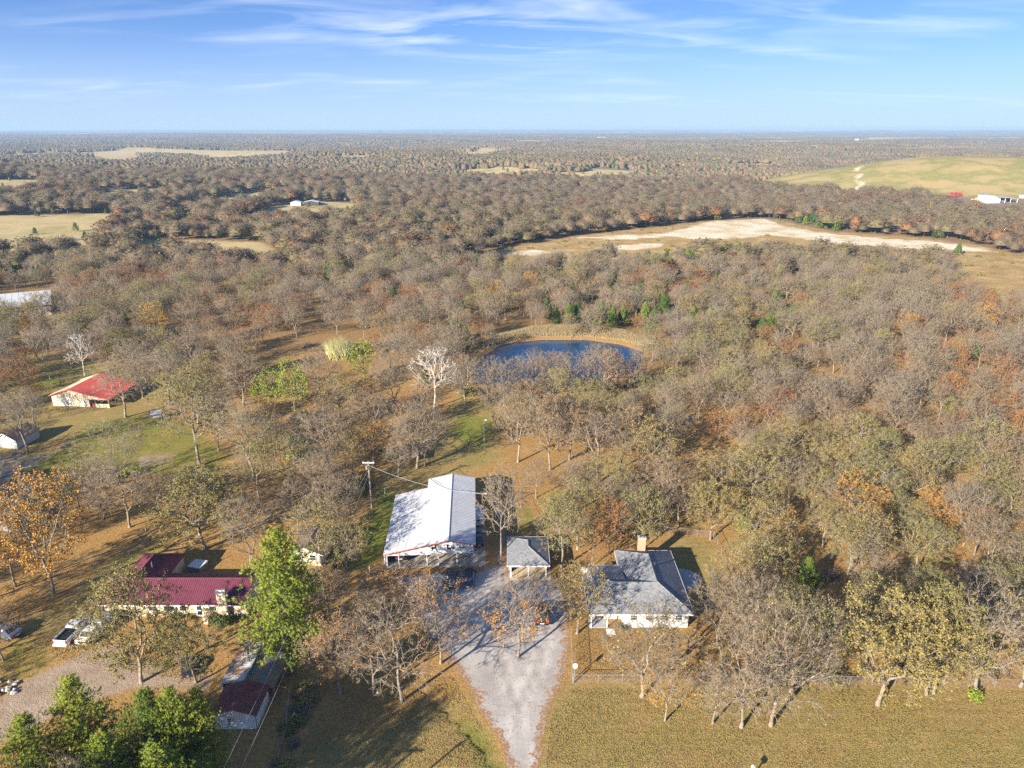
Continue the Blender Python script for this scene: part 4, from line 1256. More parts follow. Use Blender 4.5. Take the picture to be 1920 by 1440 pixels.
# middle distance
far = []
fill(330, 1000, 7.6, far, 1)
fa = np.array(far); fz = height(fa[:, 0], fa[:, 1])
lists = [[] for _ in LOD]
wa = wob(fa[:, 0], fa[:, 1], 60, 1.0) + rs.normal(size=len(fa)) * .5
wc = wob(fa[:, 0], fa[:, 1], 75, 9.0) + rs.normal(size=len(fa)) * .4
for i in range(len(fa)):
    q = rs.rand()
    if wc[i] > .78 or q < .03: k = 6
    elif wa[i] > .68: k = 4 + int(q * 2)
    elif wa[i] < -.45: k = 2 + int(q * 2)
    else: k = int(q * 2) if q < .80 else 2 + int(rs.rand() ** 1.4 * 4)
    h = rs.choice((rs.uniform(4, 7.5), rs.uniform(6, 10), rs.uniform(9, 13))) if k < 6 else rs.uniform(3.5, 8)
    lists[k].append((fa[i, 0], fa[i, 1], fz[i], rs.uniform(0, 6.28), (h * rs.uniform(.42, .74) / 4.8) if k < 6 else h / 7 * 1.1, h / 11 if k < 6 else h / 7))
# scattered dark cedars on the far fields
X, Y = scatter(430, 1500, 24)
op = is_open(X, Y) & (np.hypot((X - MC[0]) / 300, (Y - MC[1]) / 235) > 1.05) & (poly_sd(QUARRY, X, Y) < 0) & (poly_sd(RUSTFIELD, X, Y) < 0) & (poly_sd(YARDBARN, X, Y) < 0) & (rs.rand(X.size) < .30)
for x, y, z in zip(X[op], Y[op], height(X[op], Y[op])):
    h = rs.uniform(3, 6); lists[6].append((x, y, z, rs.uniform(0, 6.28), h / 6, h / 7))
for k, L in enumerate(lists): groups.append((LOD[k], L))
# far distance: patches of wood
pl = [[] for _ in PATCH]
X, Y = scatter(985, 3000, 52); X2, Y2 = scatter(3000, 8500, 95)
ok = ~is_open(X, Y); ok2 = ~is_open(X2, Y2)
for x, y, s_ in list(zip(X[ok], Y[ok], np.full(ok.sum(), 1.0))) + list(zip(X2[ok2], Y2[ok2], np.full(ok2.sum(), 1.7))):
    pl[rs.randint(2) + (2 if wob(np.array(x), np.array(y), 420, 6.0) + rs.normal() * .2 > .62 else 0)].append((x, y, hz(x, y) - (.5 if s_ < 1.5 else 3), rs.uniform(0, 6.28), s_, rs.uniform(.8, 1.15)))
for k, L in enumerate(pl): groups.append((PATCH[k], L))
gn_scatter("distant_woods", groups, 'grey brown and russet woods running to the horizon behind the pond', 'woods')
print('TREES things', len(things), cnt, 'mass', len(mass), 'mid', len(fa), 'patches', sum(map(len, pl)))

# ------------------------------------------------------------------ building materials
def ribbed(name, c1, c2, rough=0.45, dirt=None, metal=0.0, leaf=0.0):
    """painted sheet metal with a little weather"""
    m, t, b = mat(name)
    op = objpos(t)
    c = ramp(t, noise(t, 0.8, 5, 0.65, op), [(0.3, c1), (0.7, c2)])
    if dirt:
        c = mixrgb(t, maprange(t, noise(t, 0.6, 6, 0.75, op), 0.40, 0.56, 0, 0.95), c, dirt)
    if leaf:
        c = mixrgb(t, maprange(t, noise(t, 1.3, 6, 0.8, op), 1 - leaf, 1.04 - leaf), c, (0.33, 0.17, 0.07))
    t.links.new(c, b.inputs['Base Color']); b.inputs['Roughness'].default_value = rough; b.inputs['Metallic'].default_value = metal
    b.inputs['Specular IOR Level'].default_value = 0.35
    return m
B_WHITE = ribbed("white metal roofing", (0.47, 0.48, 0.485), (0.55, 0.555, 0.56))
B_WHITEWALL = ribbed("white wall panel", (0.66, 0.68, 0.68), (0.76, 0.78, 0.78))
B_MAROON = ribbed("maroon metal roofing", (0.145, 0.038, 0.058), (0.19, 0.052, 0.074), leaf=.36)
B_BROWN = ribbed("brown metal roofing", (0.15, 0.05, 0.05), (0.20, 0.07, 0.065))
B_RUSTW = ribbed("rusty white roofing", (0.55, 0.56, 0.54), (0.66, 0.66, 0.64), .6, dirt=(0.30, 0.15, 0.075))
B_RED = ribbed("red metal roofing", (0.52, 0.085, 0.06), (0.60, 0.12, 0.085))
B_CREAMWALL = ribbed("cream panel wall", (0.62, 0.54, 0.40), (0.70, 0.62, 0.47))
B_TAN = ribbed("tan roof slope", (0.60, 0.40, 0.27), (0.66, 0.45, 0.31))
B_GREYMETAL = ribbed("grey metal roofing", (0.36, 0.38, 0.40), (0.46, 0.48, 0.50), .4)
def shingle_mat(name, c1, c2, c3):
    m, t, b = mat(name)
    op = objpos(t)
    br = N(t, 'ShaderNodeTexBrick'); br.inputs['Scale'].default_value = 1.0
    br.inputs['Brick Width'].default_value = 0.30; br.inputs['Row Height'].default_value = 0.15; br.inputs['Mortar Size'].default_value = 0.006
    br.inputs['Color1'].default_value = (*c1, 1); br.inputs['Color2'].default_value = (*c3, 1); br.inputs['Mortar'].default_value = (*[x * .5 for x in c1], 1)
    t.links.new(op, br.inputs['Vector'])
    c = mixrgb(t, 0.6, br.outputs['Color'], ramp(t, noise(t, 5.5, 4, .75, op), [(0.32, c1), (0.5, c2), (0.66, c3)]))
    c = mixrgb(t, maprange(t, noise(t, .5, 6, .7, op), .70, .74), c, (0.30, 0.16, 0.08))
    t.links.new(c, b.inputs['Base Color']); b.inputs['Roughness'].default_value = 0.9; b.inputs['Specular IOR Level'].default_value = 0.1
    bump(t, b, noise(t, 6.0, 3, .7, op), .5, .04)
    return m
B_SHINGLE = shingle_mat("grey shingle", (0.11, 0.12, 0.13), (0.22, 0.23, 0.24), (0.36, 0.36, 0.36))
B_BRSHINGLE = shingle_mat("brown shingle", (0.09, 0.065, 0.05), (0.17, 0.125, 0.10), (0.26, 0.19, 0.15))
B_DKSHINGLE = shingle_mat("dark shingle", (0.06, 0.065, 0.07), (0.12, 0.125, 0.13), (0.2, 0.2, 0.2))
def brick_mat(name, c1, c2, mortar):
    m, t, b = mat(name)
    br = N(t, 'ShaderNodeTexBrick'); br.inputs['Scale'].default_value = 1.0
    br.inputs['Brick Width'].default_value = 0.24; br.inputs['Row Height'].default_value = 0.085; br.inputs['Mortar Size'].default_value = 0.012
    br.inputs['Color1'].default_value = (*c1, 1); br.inputs['Color2'].default_value = (*c2, 1); br.inputs['Mortar'].default_value = (*mortar, 1)
    mpn = N(t, 'ShaderNodeMapping'); mpn.inputs['Rotation'].default_value = (R(90), 0, 0)
    t.links.new(objpos(t), mpn.inputs[0]); t.links.new(mpn.outputs[0], br.inputs['Vector'])
    t.links.new(br.outputs['Color'], b.inputs['Base Color']); b.inputs['Roughness'].default_value = 0.9
    return m
B_BRICK = brick_mat("orange brick", (0.50, 0.20, 0.09), (0.60, 0.30, 0.15), (0.55, 0.48, 0.38))
B_STONE = brick_mat("cream stone", (0.62, 0.50, 0.33), (0.70, 0.58, 0.40), (0.60, 0.52, 0.38))
B_PAINT = plain("white painted siding", (0.60, 0.59, 0.57), .6, .05)
B_CREAM = plain("cream wall", (0.70, 0.58, 0.42), .7, .08)
B_TRIMRED = plain("red trim", (0.50, 0.10, 0.07), .5, .1)
B_TRIMW = plain("white trim", (0.78, 0.77, 0.75), .5, .05)
B_TRIMDK = plain("dark trim", (0.07, 0.06, 0.06), .6, .1)
B_CONC = plain("concrete slab", (0.46, 0.40, 0.33), .9, .18, .6, dirt=(0.32, 0.20, 0.10))
B_CONCG = plain("grey concrete", (0.42, 0.43, 0.43), .9, .12, .8)
B_WOOD = plain("weathered wood", (0.30, 0.25, 0.20), .9, .25, 4)
B_POST = plain("white post", (0.72, 0.74, 0.75), .5, .05)
B_DARK = plain("dark interior", (0.035, 0.033, 0.03), .9, .2)
B_BLACK = plain("black iron", (0.02, 0.02, 0.022), .5, .2)
B_GALV = plain("galvanised steel", (0.45, 0.46, 0.46), .45, .1, 4, metal=.6)
B_TEAL = plain("teal metal", (0.10, 0.20, 0.22), .5, .15)
m_, t, b = mat("window glass")
b.inputs['Base Color'].default_value = (0.02, 0.025, 0.03, 1); b.inputs['Roughness'].default_value = .08; b.inputs['Specular IOR Level'].default_value = .8
t.links.new(ramp(t, noise(t, .7, 2, .5, objpos(t)), [(.3, (.015, .02, .025)), (.7, (.05, .06, .07))]), b.inputs['Base Color'])
B_GLASS = m_

def ribs_on(pts, spacing, m, parent, along, hgt=.03, wid=.04):
    """raised seams on a roof slope given as eave-left, eave-right, ridge-right, ridge-left"""
    a, b, c, d = [Vector(p) for p in pts]
    n = int((b - a).length / spacing)
    mb = MB()
    nrm = (b - a).cross(d - a).normalized()
    if nrm.z < 0: nrm = -nrm
    e = (b - a).normalized() * wid / 2
    for i in range(1, n):
        f = i / n
        p = a.lerp(b, f) + nrm * .003; q = d.lerp(c, f) + nrm * .003
        v = [p - e, p + e, q + e, q - e]
        mb.add(v + [x + nrm * hgt for x in v], [(0, 1, 5, 4), (1, 2, 6, 5), (2, 3, 7, 6), (3, 0, 4, 7), (4, 5, 6, 7)])
    return mb.build("roof_seams", m, parent)
def window(parent, x, y, z, w_, h_, axis='-y', frame_m=None, mull=1, name="window"):
    """frame with panes set in, on a wall facing an axis direction"""
    fm = frame_m or B_TRIMW
    mb = MB(); t_ = .07
    def put(mb, a0, a1, z0, z1, o0, o1):
        if axis == '-y': mb.box(x + a0, x + a1, y - o1, y - o0, z0, z1)
        elif axis == '+x': mb.box(x + o0, x + o1, y + a0, y + a1, z0, z1)
        elif axis == '-x': mb.box(x - o1, x - o0, y + a0, y + a1, z0, z1)
    put(mb, -w_ / 2 - t_, w_ / 2 + t_, z + h_, z + h_ + t_, .003, .06); put(mb, -w_ / 2 - t_, w_ / 2 + t_, z - t_, z, .003, .06)
    put(mb, -w_ / 2 - t_, -w_ / 2, z, z + h_, .003, .055); put(mb, w_ / 2, w_ / 2 + t_, z, z + h_, .003, .055)
    for i in range(mull):
        zz = z + h_ * (i + 1) / (mull + 1); put(mb, -w_ / 2, w_ / 2, zz - .02, zz + .02, .01, .05)
    o = mb.build(name, fm, parent)
    for i in range(mull + 1):
        g = MB(); put(g, -w_ / 2, w_ / 2, z + h_ * i / (mull + 1) + .021, z + h_ * (i + 1) / (mull + 1) - .021, .004, .02)
        g.build("pane", B_GLASS, o)
    return o
def door(parent, x, y, z, w_, h_, m, axis='-y', glass=False):
    mb = MB()
    if axis == '-y': mb.box(x - w_ / 2, x + w_ / 2, y - .06, y - .004, z, z + h_)
    elif axis == '+x': mb.box(x + .004, x + .06, y - w_ / 2, y + w_ / 2, z, z + h_)
    o = mb.build("door", m, parent)
    hb_ = MB()
    if axis == '-y': hb_.box(x + w_ * .35, x + w_ * .42, y - .12, y - .062, z + .95, z + 1.05)
    else: hb_.box(x + .062, x + .12, y + w_ * .3, y + w_ * .38, z + .95, z + 1.05)
    hb_.build("handle", B_GALV, o)
    if glass:
        MB().box(x - w_ * .32, x + w_ * .32, y - .075, y - .062, z + 1.0, z + h_ - .2).build("pane", B_GLASS, o)
        MB().box(x - w_ * .32, x + w_ * .32, y - .075, y - .062, z + .2, z + .85).build("pane", B_GLASS, o)
    return o
def fascia(parent, p, q, m, hgt=.18, t_=.05, name="fascia"):
    """board along an eave or rake from p to q, standing just outside the roof sheet"""
    p, q = Vector(p), Vector(q); d = (q - p).normalized(); n = Vector((d.y, -d.x, 0)).normalized() * t_
    v = [p, q, q + n, p + n]
    dn = Vector((0, 0, -hgt)); up = Vector((0, 0, .012))
    return MB().add([x + up for x in v] + [x + dn for x in v], [(0, 1, 2, 3), (7, 6, 5, 4), (0, 4, 5, 1), (1, 5, 6, 2), (2, 6, 7, 3), (3, 7, 4, 0)]).build(name, m, parent)

# ------------------------------------------------------------------ white metal workshop with open front
g = P(725, 1063)
shop = empty("metal_workshop", (g[0], g[1], 0), R(3.0), 'white metal workshop with long lean-to roof and open posted front', 'workshop')
W0, W1, RX = 0.0, 13.55, 9.75         # left eave, right eave, ridge
ZL, ZR, ZT = 2.72, 4.02, 4.86
def zroof(x): return ZL + (ZT - ZL) * (x - W0) / (RX - W0) if x <= RX else ZT + (ZR - ZT) * (x - RX) / (W1 - RX)
DL, DM, XS = 18.2, 21.6, 5.6
FO = -0.75
pl_ = [(W0 - .3, FO, zroof(W0 - .3)), (RX, FO, ZT), (RX, DM, ZT), (XS - .2, DM, zroof(XS - .2)), (XS - .2, DL, zroof(XS - .2)), (W0 - .3, DL, zroof(W0 - .3))]
MB().slab(pl_, .06).build("roof_slope", B_WHITE, shop)
pr_ = [(RX, FO, ZT), (W1 + .3, FO, zroof(W1 + .3)), (W1 + .3, DM, zroof(W1 + .3)), (RX, DM, ZT)]
MB().slab(pr_, .06).build("roof_slope", B_WHITE, shop)
ribs_on([(W0 - .3, DL, zroof(W0 - .3)), (W0 - .3, FO, zroof(W0 - .3)), (RX, FO, ZT), (RX, DL, ZT)], .46, B_WHITE, shop, 'y', .022, .03)
ribs_on([(XS - .2, DM, zroof(XS - .2)), (XS - .2, DL, zroof(XS - .2)), (RX, DL, ZT), (RX, DM, ZT)], .46, B_WHITE, shop, 'y', .022, .03)
ribs_on([(W1 + .3, FO, zroof(W1 + .3)), (W1 + .3, DM, zroof(W1 + .3)), (RX, DM, ZT), (RX, FO, ZT)], .46, B_WHITE, shop, 'y', .022, .03)
MB().tube([(RX, FO - .02, ZT + .02), (RX, DM + .02, ZT + .02)], .07, 6).build("ridge_cap", B_WHITE, shop)
ZB = 1.95
for i in range(27):                     # gable of upright panels
    x0, x1 = i * W1 / 27, (i + 1) * W1 / 27 - .018
    z0a, z1a = zroof(x0) - .08, zroof(x1) - .08
    yb = 0.02 if i % 2 else 0.0
    zb_ = ZB + .12 * x0 / W1
    MB().add([(x0, yb, zb_), (x1, yb, zb_), (x1, yb, z1a), (x0, yb, z0a), (x0, .06, zb_), (x1, .06, zb_), (x1, .06, z1a), (x0, .06, z0a)],
             [(0, 1, 2, 3), (5, 4, 7, 6), (0, 4, 5, 1), (2, 6, 7, 3), (1, 5, 6, 2), (0, 3, 7, 4)]).build("gable_panel", B_WHITEWALL, shop)
MB().prism([(0, ZB), (W1, ZB + .12), (W1, ZR - .2), (RX, ZT - .2), (0, ZL - .12)], .07, .10).build("gable_backing", B_WHITEWALL, shop)
fascia(shop, (W0 - .3, FO, zroof(W0 - .3)), (RX, FO, ZT), B_TRIMRED, .13); fascia(shop, (RX, FO, ZT), (W1 + .3, FO, zroof(W1 + .3)), B_TRIMRED, .13)
MB().box(W1 - .12, W1 + .04, -.10, -.012, 3.1, 3.75).build("corner_trim", B_TRIMRED, shop)
for x in (.12, 1.9, 6.25, 8.0, 10.9, 13.45):
    p_ = MB().box(x - .08, x + .08, .12, .28, .02, zroof(x) - .1)
    p_.box(x - .15, x + .15, .05, .35, .015, .06); p_.build("post", B_POST, shop)
MB().box(-.06, .0, .3, DL - .1, 0, ZL - .1).build("side_wall", B_WHITEWALL, shop)
MB().prism([(-.0, 0), (XS, 0), (XS, zroof(XS) - .1), (0, ZL - .1)], DL - .1, DL - .04).build("rear_wall", B_WHITEWALL, shop)
MB().prism([(XS, 0), (W1, 0), (W1, ZR - .1), (RX, ZT - .1), (XS, zroof(XS) - .1)], DM - .1, DM - .04).build("rear_wall", B_WHITEWALL, shop)
MB().box(W1 - .06, W1, 7.0, DM - .12, 0, ZR - .1).build("side_wall", B_WHITEWALL, shop)
MB().box(XS, XS + .06, DL, DM - .12, 0, zroof(XS) - .1).build("side_wall", B_WHITEWALL, shop)
MB().box(3.0, W1 - .08, 7.0, 7.06, 0, 3.2).build("inner_wall", B_WHITEWALL, shop)
MB().box(W1 + .002, W1 + .05, 9.2, 10.2, 0, 2.1).build("side_door", B_TRIMDK, shop)
# iron cut-outs on the gable: a leaping deer, a bull and a small name plate
def outline(parent, pts, x, z, s, name, y=-.055):
    MB().prism([(x + px * s, z + pz * s) for px, pz in pts], y, y + .02).build(name, B_BLACK, parent)
deer = [(0, .5), (.25, .62), (.5, .55), (.62, .8), (.58, 1.1), (.5, 1.3), (.62, 1.15), (.7, 1.35), (.7, 1.1), (.85, 1.2), (.76, .95), (.95, .85), (.76, .78), (.72, .45), (.9, .2), (1.0, -.05), (.85, .15), (.6, .35), (.35, .32), (.2, .1), (.05, -.1), (.1, .2)]
outline(shop, deer, 7.0, 2.75, .95, "deer_cutout")
bull = [(0, .95), (.2, 1.15), (.55, 1.2), (.9, 1.12), (1.02, 1.0), (.8, .95), (.7, .7), (.85, .55), (1.3, .5), (1.6, .6), (1.8, .5), (1.72, .2), (1.6, .0), (1.55, .25), (1.2, .22), (1.1, .0), (1.0, .25), (.75, .28), (.68, .0), (.58, .35), (.5, .7), (.5, 1.0), (.25, 1.05)]
outline(shop, bull, 8.95, 2.75, .85, "bull_cutout")
for i in range(6):
    MB().box(11.35 + i * .19, 11.35 + i * .19 + (.13 if i % 2 else .16), -.055, -.035, 2.98, 3.18 if i % 3 else 3.24).build("sign_letter", B_BLACK, shop)
MB().box(13.0, 13.4, -.055, -.035, 2.35, 2.44).build("number_plate", B_BLACK, shop)
slab_ = link("workshop_slab", MB().box(-.1, 15.3, -.45, 6.9, -.1, .014).mesh("workshop_slab", B_CONC)); slab_.location = shop.location; slab_.rotation_euler = shop.rotation_euler
tag(slab_, kind='structure')
s2 = link("side_slab", MB().box(13.7, 15.3, 6.91, 20, -.1, .012).mesh("side_slab", B_CONCG)); s2.location = shop.location; s2.rotation_euler = shop.rotation_euler
tag(s2, kind='structure')
def shop_pt(x, y, z=0):
    v = Matrix.Rotation(R(3), 3, 'Z') @ Vector((x, y, z)); return (v.x + g[0], v.y + g[1], v.z)
SHOP0 = (g[0], g[1])

# ------------------------------------------------------------------ grey hip carport
car = empty("carport", (-.72, 90.75, 0), 0, 'small grey hipped carport with three white posts beside the workshop', 'carport')
ex0, ex1, ey0, ey1, ze, zt = 0, 6.4, 0, 8.0, 2.35, 3.75
A_, Bc, Cc, Dc = (ex0, ey0, ze), (ex1, ey0, ze), (ex1, ey1, ze), (ex0, ey1, ze)
R1, R2 = (3.2, 3.2, zt), (3.2, 4.8, zt)
for pts in ((A_, Bc, R1), (Bc, Cc, R2, R1), (Cc, Dc, R2), (Dc, A_, R1, R2)):
    MB().slab(pts, .08).build("roof_slope", B_SHINGLE, car)
for p_, q_ in ((A_, R1), (Bc, R1), (Cc, R2), (Dc, R2), (R1, R2)):
    MB().tube([Vector(p_) + Vector((0, 0, .01)), Vector(q_) + Vector((0, 0, .01))], .06, 5).build("hip_cap", B_SHINGLE, car)
for p_, q_ in ((A_, Bc), (Bc, Cc), (Cc, Dc), (Dc, A_)):
    fascia(car, p_, q_, B_TRIMW, .20)
for x in (.55, 3.2, 5.85):
    MB().box(x - .06, x + .06, .42, .54, .02, ze - .09).build("post", B_POST, car)
MB().box(.4, 6.0, 7.4, 7.5, .02, ze - .1).build("rear_wall", B_CREAM, car)
MB().box(.4, .5, 1.6, 7.39, .02, ze - .1).build("side_wall", B_CREAM, car)
MB().box(5.9, 6.0, 1.6, 7.39, .02, ze - .1).build("side_wall", B_CREAM, car)
c_ = link("carport_slab", MB().box(.2, 6.6, -.3, 7.6, -.1, .013).mesh("carport_slab", plain("tan concrete", (0.58, 0.46, 0.31), .9, .12, .8))); c_.location = car.location; tag(c_, kind='structure')

# ------------------------------------------------------------------ grey shingled house
house = empty("grey_house", (10.3, 79.1, 0), 0, 'white brick house with grey shingled hip roof and orange brick chimney', 'house')
E_ = 2.62
xa, xb, xc = 0.0, 5.5, 14.15        # left eave, inner corner, right eave
yf, ym, yr = 0.0, 8.4, 15.3
hw = (xc - xb) / 2; xr = xb + hw
pt = .50
ZRD = E_ + hw * pt
yr1 = hw; yr2 = yr - hw
hm2 = (ym - yf) / 2
r1 = (xr, hw, ZRD); r2 = (xr, yr2, ZRD); rl = (hm2 + .0, hm2, E_ + hm2 * pt)
roofs = [((xa, yf, E_), (xc, yf, E_), r1, (xr - .2, hm2, E_ + hm2 * pt), rl),     # south slope
         ((xc, yf, E_), (xc, yr, E_), r2, r1), ((xc, yr, E_), (xb, yr, E_), r2),
         ((xb, yr, E_), (xb, ym, E_), (xr - .2, hm2, E_ + hm2 * pt), r1, r2),
         ((xb, ym, E_), (xa, ym, E_), rl, (xr - .2, hm2, E_ + hm2 * pt)), ((xa, ym, E_), (xa, yf, E_), rl)]
for pts in roofs:
    MB().slab(pts, .10).build("roof_slope", B_SHINGLE, house)
for p_, q_ in (((xc, yf, E_), r1), (r1, r2), (r2, (xc, yr, E_)), (r2, (xb, yr, E_)), (rl, (xa, yf, E_)), (rl, (xa, ym, E_)), (rl, (xr - .2, hm2, E_ + hm2 * pt))):
    MB().tube([Vector(p_) + Vector((0, 0, .015)), Vector(q_) + Vector((0, 0, .015))], .075, 5).build("hip_cap", B_SHINGLE, house)
# rear left wing under a lower slope
MB().slab([(1.1, ym - 1.6, E_ + .85), (xb + .3, ym - 1.6, E_ + .85), (xb + .3, ym + 3.2, E_ - .12), (1.1, ym + 3.2, E_ - .12)][::1], .1).build("roof_slope", B_SHINGLE, house)
for p_, q_ in (((xa, yf, E_), (xc, yf, E_)), ((xc, yf, E_), (xc, yr, E_)), ((xc, yr, E_), (xb, yr, E_)), ((xb, yr, E_), (xb, ym + 3.2, E_)), ((xa, ym, E_), (xa, yf, E_))):
    fascia(house, p_, q_, B_TRIMW, .2)
fascia(house, (xb + .3, ym + 3.2, E_ - .12), (1.1, ym + 3.2, E_ - .12), B_TRIMW, .18)
MB().box(5.0, xc - .55, .62, .80, 0, E_ - .1).build("front_wall", B_PAINT, house)
MB().box(xc - .73, xc - .55, .81, yr - .6, 0, E_ - .1).build("end_wall", B_PAINT, house)
MB().box(xb + .5, xc - .74, yr - .78, yr - .6, 0, E_ - .1).build("rear_wall", B_PAINT, house)
MB().box(.9, 4.99, 2.4, 2.58, 0, E_ - .1).build("porch_wall", B_PAINT, house)
MB().box(4.82, 4.99, .81, 2.39, 0, E_ - .1).build("porch_return", B_PAINT, house)
MB().box(.7, .88, 2.4, ym - .5, 0, E_ - .1).build("end_wall", B_PAINT, house)
MB().box(.9, xb + .48, ym + 2.7, ym + 2.88, 0, E_ - .3).build("rear_wall", B_PAINT, house)
for x in (6.2, 8.3, 10.3, 12.3):
    window(house, x, .62, 1.25, .9, .85)
window(house, 3.6, 2.4, .9, 1.1, 1.1)
door(house, 1.9, 2.4, .15, .95, 2.05, B_TRIMDK)
for x in (.45, 2.6):
    MB().box(x - .06, x + .06, .45, .57, .1, E_ - .1).build("porch_post", B_POST, house)
ch_ = MB().box(9.05, 10.15, yr - .55, yr + .25, 0, 5.0).build("chimney", B_BRICK, house)
MB().box(8.98, 10.22, yr - .62, yr + .32, 5.0, 5.14).build("chimney_crown", B_CONCG, ch_)
for x in (9.35, 9.85):
    MB().tube([(x, yr - .15, 5.14), (x, yr - .15, 5.38)], .12, 8).build("flue", B_TRIMDK, ch_)
for (u, v) in ((1186, 1090), (1227, 1066)):
    px, py = P(u, v, 4.0); px -= 10.3; py -= 79.1
    z0 = E_ + pt * min(abs(xc - px), abs(px - xb)) if u > 1200 else E_ + .5 * (py if py < hm2 else ym - py)
    MB().tube([(px, py, z0 - .2), (px, py, z0 + .38)], .10, 8).tube([(px, py, z0 + .38), (px, py, z0 + .5)], .2, 8).build("roof_vent", B_TRIMDK, house)
px, py = P(1196, 1053, 4.4)
MB().tube([(px - 10.3, py - 79.1, 3.6), (px - 10.3, py - 79.1, 4.5)], .05, 6).build("vent_pipe", B_TRIMDK, house)
def disc(name, c, r, z, m, n=40, jag=.0, seed=1):
    rr = random.Random(seed)
    v = [(c[0] + r * (1 + rr.uniform(-jag, jag)) * math.cos(2 * PI * i / n), c[1] + r * (1 + rr.uniform(-jag, jag)) * math.sin(2 * PI * i / n), z) for i in range(n)]
    return tag(MB().slab(v, .12).build(name, m), kind='structure')
disc("patio", (25.6, 90.8), 2.75, .016, B_CONCG)
tag(MB().box(10.5, 13.0, 79.6, 81.4, -.05, .10).build("porch_slab", B_CONCG), kind='structure')
tag(MB().box(12.75, 13.9, 78.2, 79.4, -.05, .05).build("garden_pad", B_TRIMW), kind='structure')

# ------------------------------------------------------------------ maroon roofed house
mh = empty("maroon_house", (-56.8, 81.3, 0), 0, 'cream stone house with maroon metal roof and a rear wing', 'house')
LX, e2, rz_, ry = 20.3, 2.42, 4.15, 3.75
dpt = 7.5
s_ = [(0, 0, e2), (LX, 0, e2), (LX, ry, rz_), (0, ry, rz_)]; n_ = [(0, ry, rz_), (LX, ry, rz_), (LX, dpt, e2), (0, dpt, e2)]
MB().slab(s_, .07).build("roof_slope", B_MAROON, mh); MB().slab(n_, .07).build("roof_slope", B_MAROON, mh)
ribs_on(s_, .30, B_MAROON, mh, 'x', .028, .045); ribs_on([n_[3], n_[2], n_[1], n_[0]], .30, B_MAROON, mh, 'x', .028, .045)
MB().tube([(0, ry, rz_ + .02), (LX, ry, rz_ + .02)], .07, 6).build("ridge_cap", B_MAROON, mh)
wx0, wx1, wxr, wz = .2, 6.6, 3.4, 4.15
wl = [(wx0, dpt + 5.2, e2), (wx0, 4.4, e2), (wxr, ry + .1, wz), (wxr, dpt + 2.2, wz)]; wr_ = [(wx1, 4.4, e2), (wx1, dpt + 5.2, e2), (wxr, dpt + 2.2, wz), (wxr, ry + .1, wz)]
wn = [(wx1, dpt + 5.2, e2), (wx0, dpt + 5.2, e2), (wxr, dpt + 2.2, wz)]
for q_ in (wl, wr_, wn): MB().slab(q_, .07).build("wing_roof", B_MAROON, mh)
ribs_on([wl[0], wl[1], wl[2], wl[3]], .3, B_MAROON, mh, 'x', .028, .045); ribs_on([wr_[0], wr_[1], wr_[2], wr_[3]], .3, B_MAROON, mh, 'x', .028, .045)
MB().tube([(wxr, ry + .1, wz + .02), (wxr, dpt + 2.2, wz + .02)], .07, 6).build("wing_ridge", B_MAROON, mh)
MB().box(.3, LX - .3, .75, .95, 0, e2 - .02).build("front_wall", B_STONE, mh)
MB().box(.3, LX - .3, dpt - .6, dpt - .42, 0, e2 - .08).build("rear_wall", B_CREAM, mh)
for x in (.3, LX - .48):
    MB().prism([(.96, 0), (dpt - .61, 0), (dpt - .61, e2 - .02), (ry, rz_ - .1), (.96, e2 - .02)], x, x + .18, 'x').build("end_wall", B_CREAM, mh)
MB().box(.5, .68, dpt, dpt + 4.7, 0, e2 - .1).build("wing_wall", B_CREAM, mh)
MB().box(.69, 6.1, dpt + 4.55, dpt + 4.7, 0, e2 - .1).build("wing_wall", B_CREAM, mh)
MB().box(6.11, 6.3, dpt, dpt + 4.7, 0, e2 - .1).build("wing_wall", B_CREAM, mh)
fascia(mh, s_[0], s_[1], B_TRIMW, .14)
door(mh, 13.45, .75, .1, 1.05, 2.05, B_TRIMW, glass=True)
for x, w_, in ((9.3, 1.5), (11.2, .9), (15.3, 1.0), (7.0, 1.2), (17.4, .35)):
    window(mh, x, .75, .95, w_, .95, mull=0)
MB().box(14.5, 15.2, -.9, .73, 0, 1.0).build("porch_pier", B_STONE, mh)
cc = MB().box(16.35, 17.6, .1, .74, 0, 4.35).build("chimney", B_STONE, mh)
MB().box(16.25, 17.7, .0, .84, 4.35, 4.45).build("chimney_cap", B_GALV, cc); MB().tube([(16.3, .42, 4.52), (17.65, .42, 4.52)], .22, 8).build("chimney_cowl", B_GALV, cc)
MB().tube([(4.3, dpt - .4, 3.4), (4.3, dpt - .4, 4.6)], .06, 6).build("vent_pipe", B_GALV, mh)
hbx = empty("white_lid_box", (*P(372, 1066, 0), 0), R(-14), 'pale lidded hot tub behind the maroon roofed house', 'hot tub')
MB().box(-1.05, 1.05, -1.0, 1.0, 0, .8).build("tub", B_WOOD, hbx); MB().box(-1.1, 1.1, -1.05, 1.05, .8, .92).build("lid", B_TRIMW, hbx)

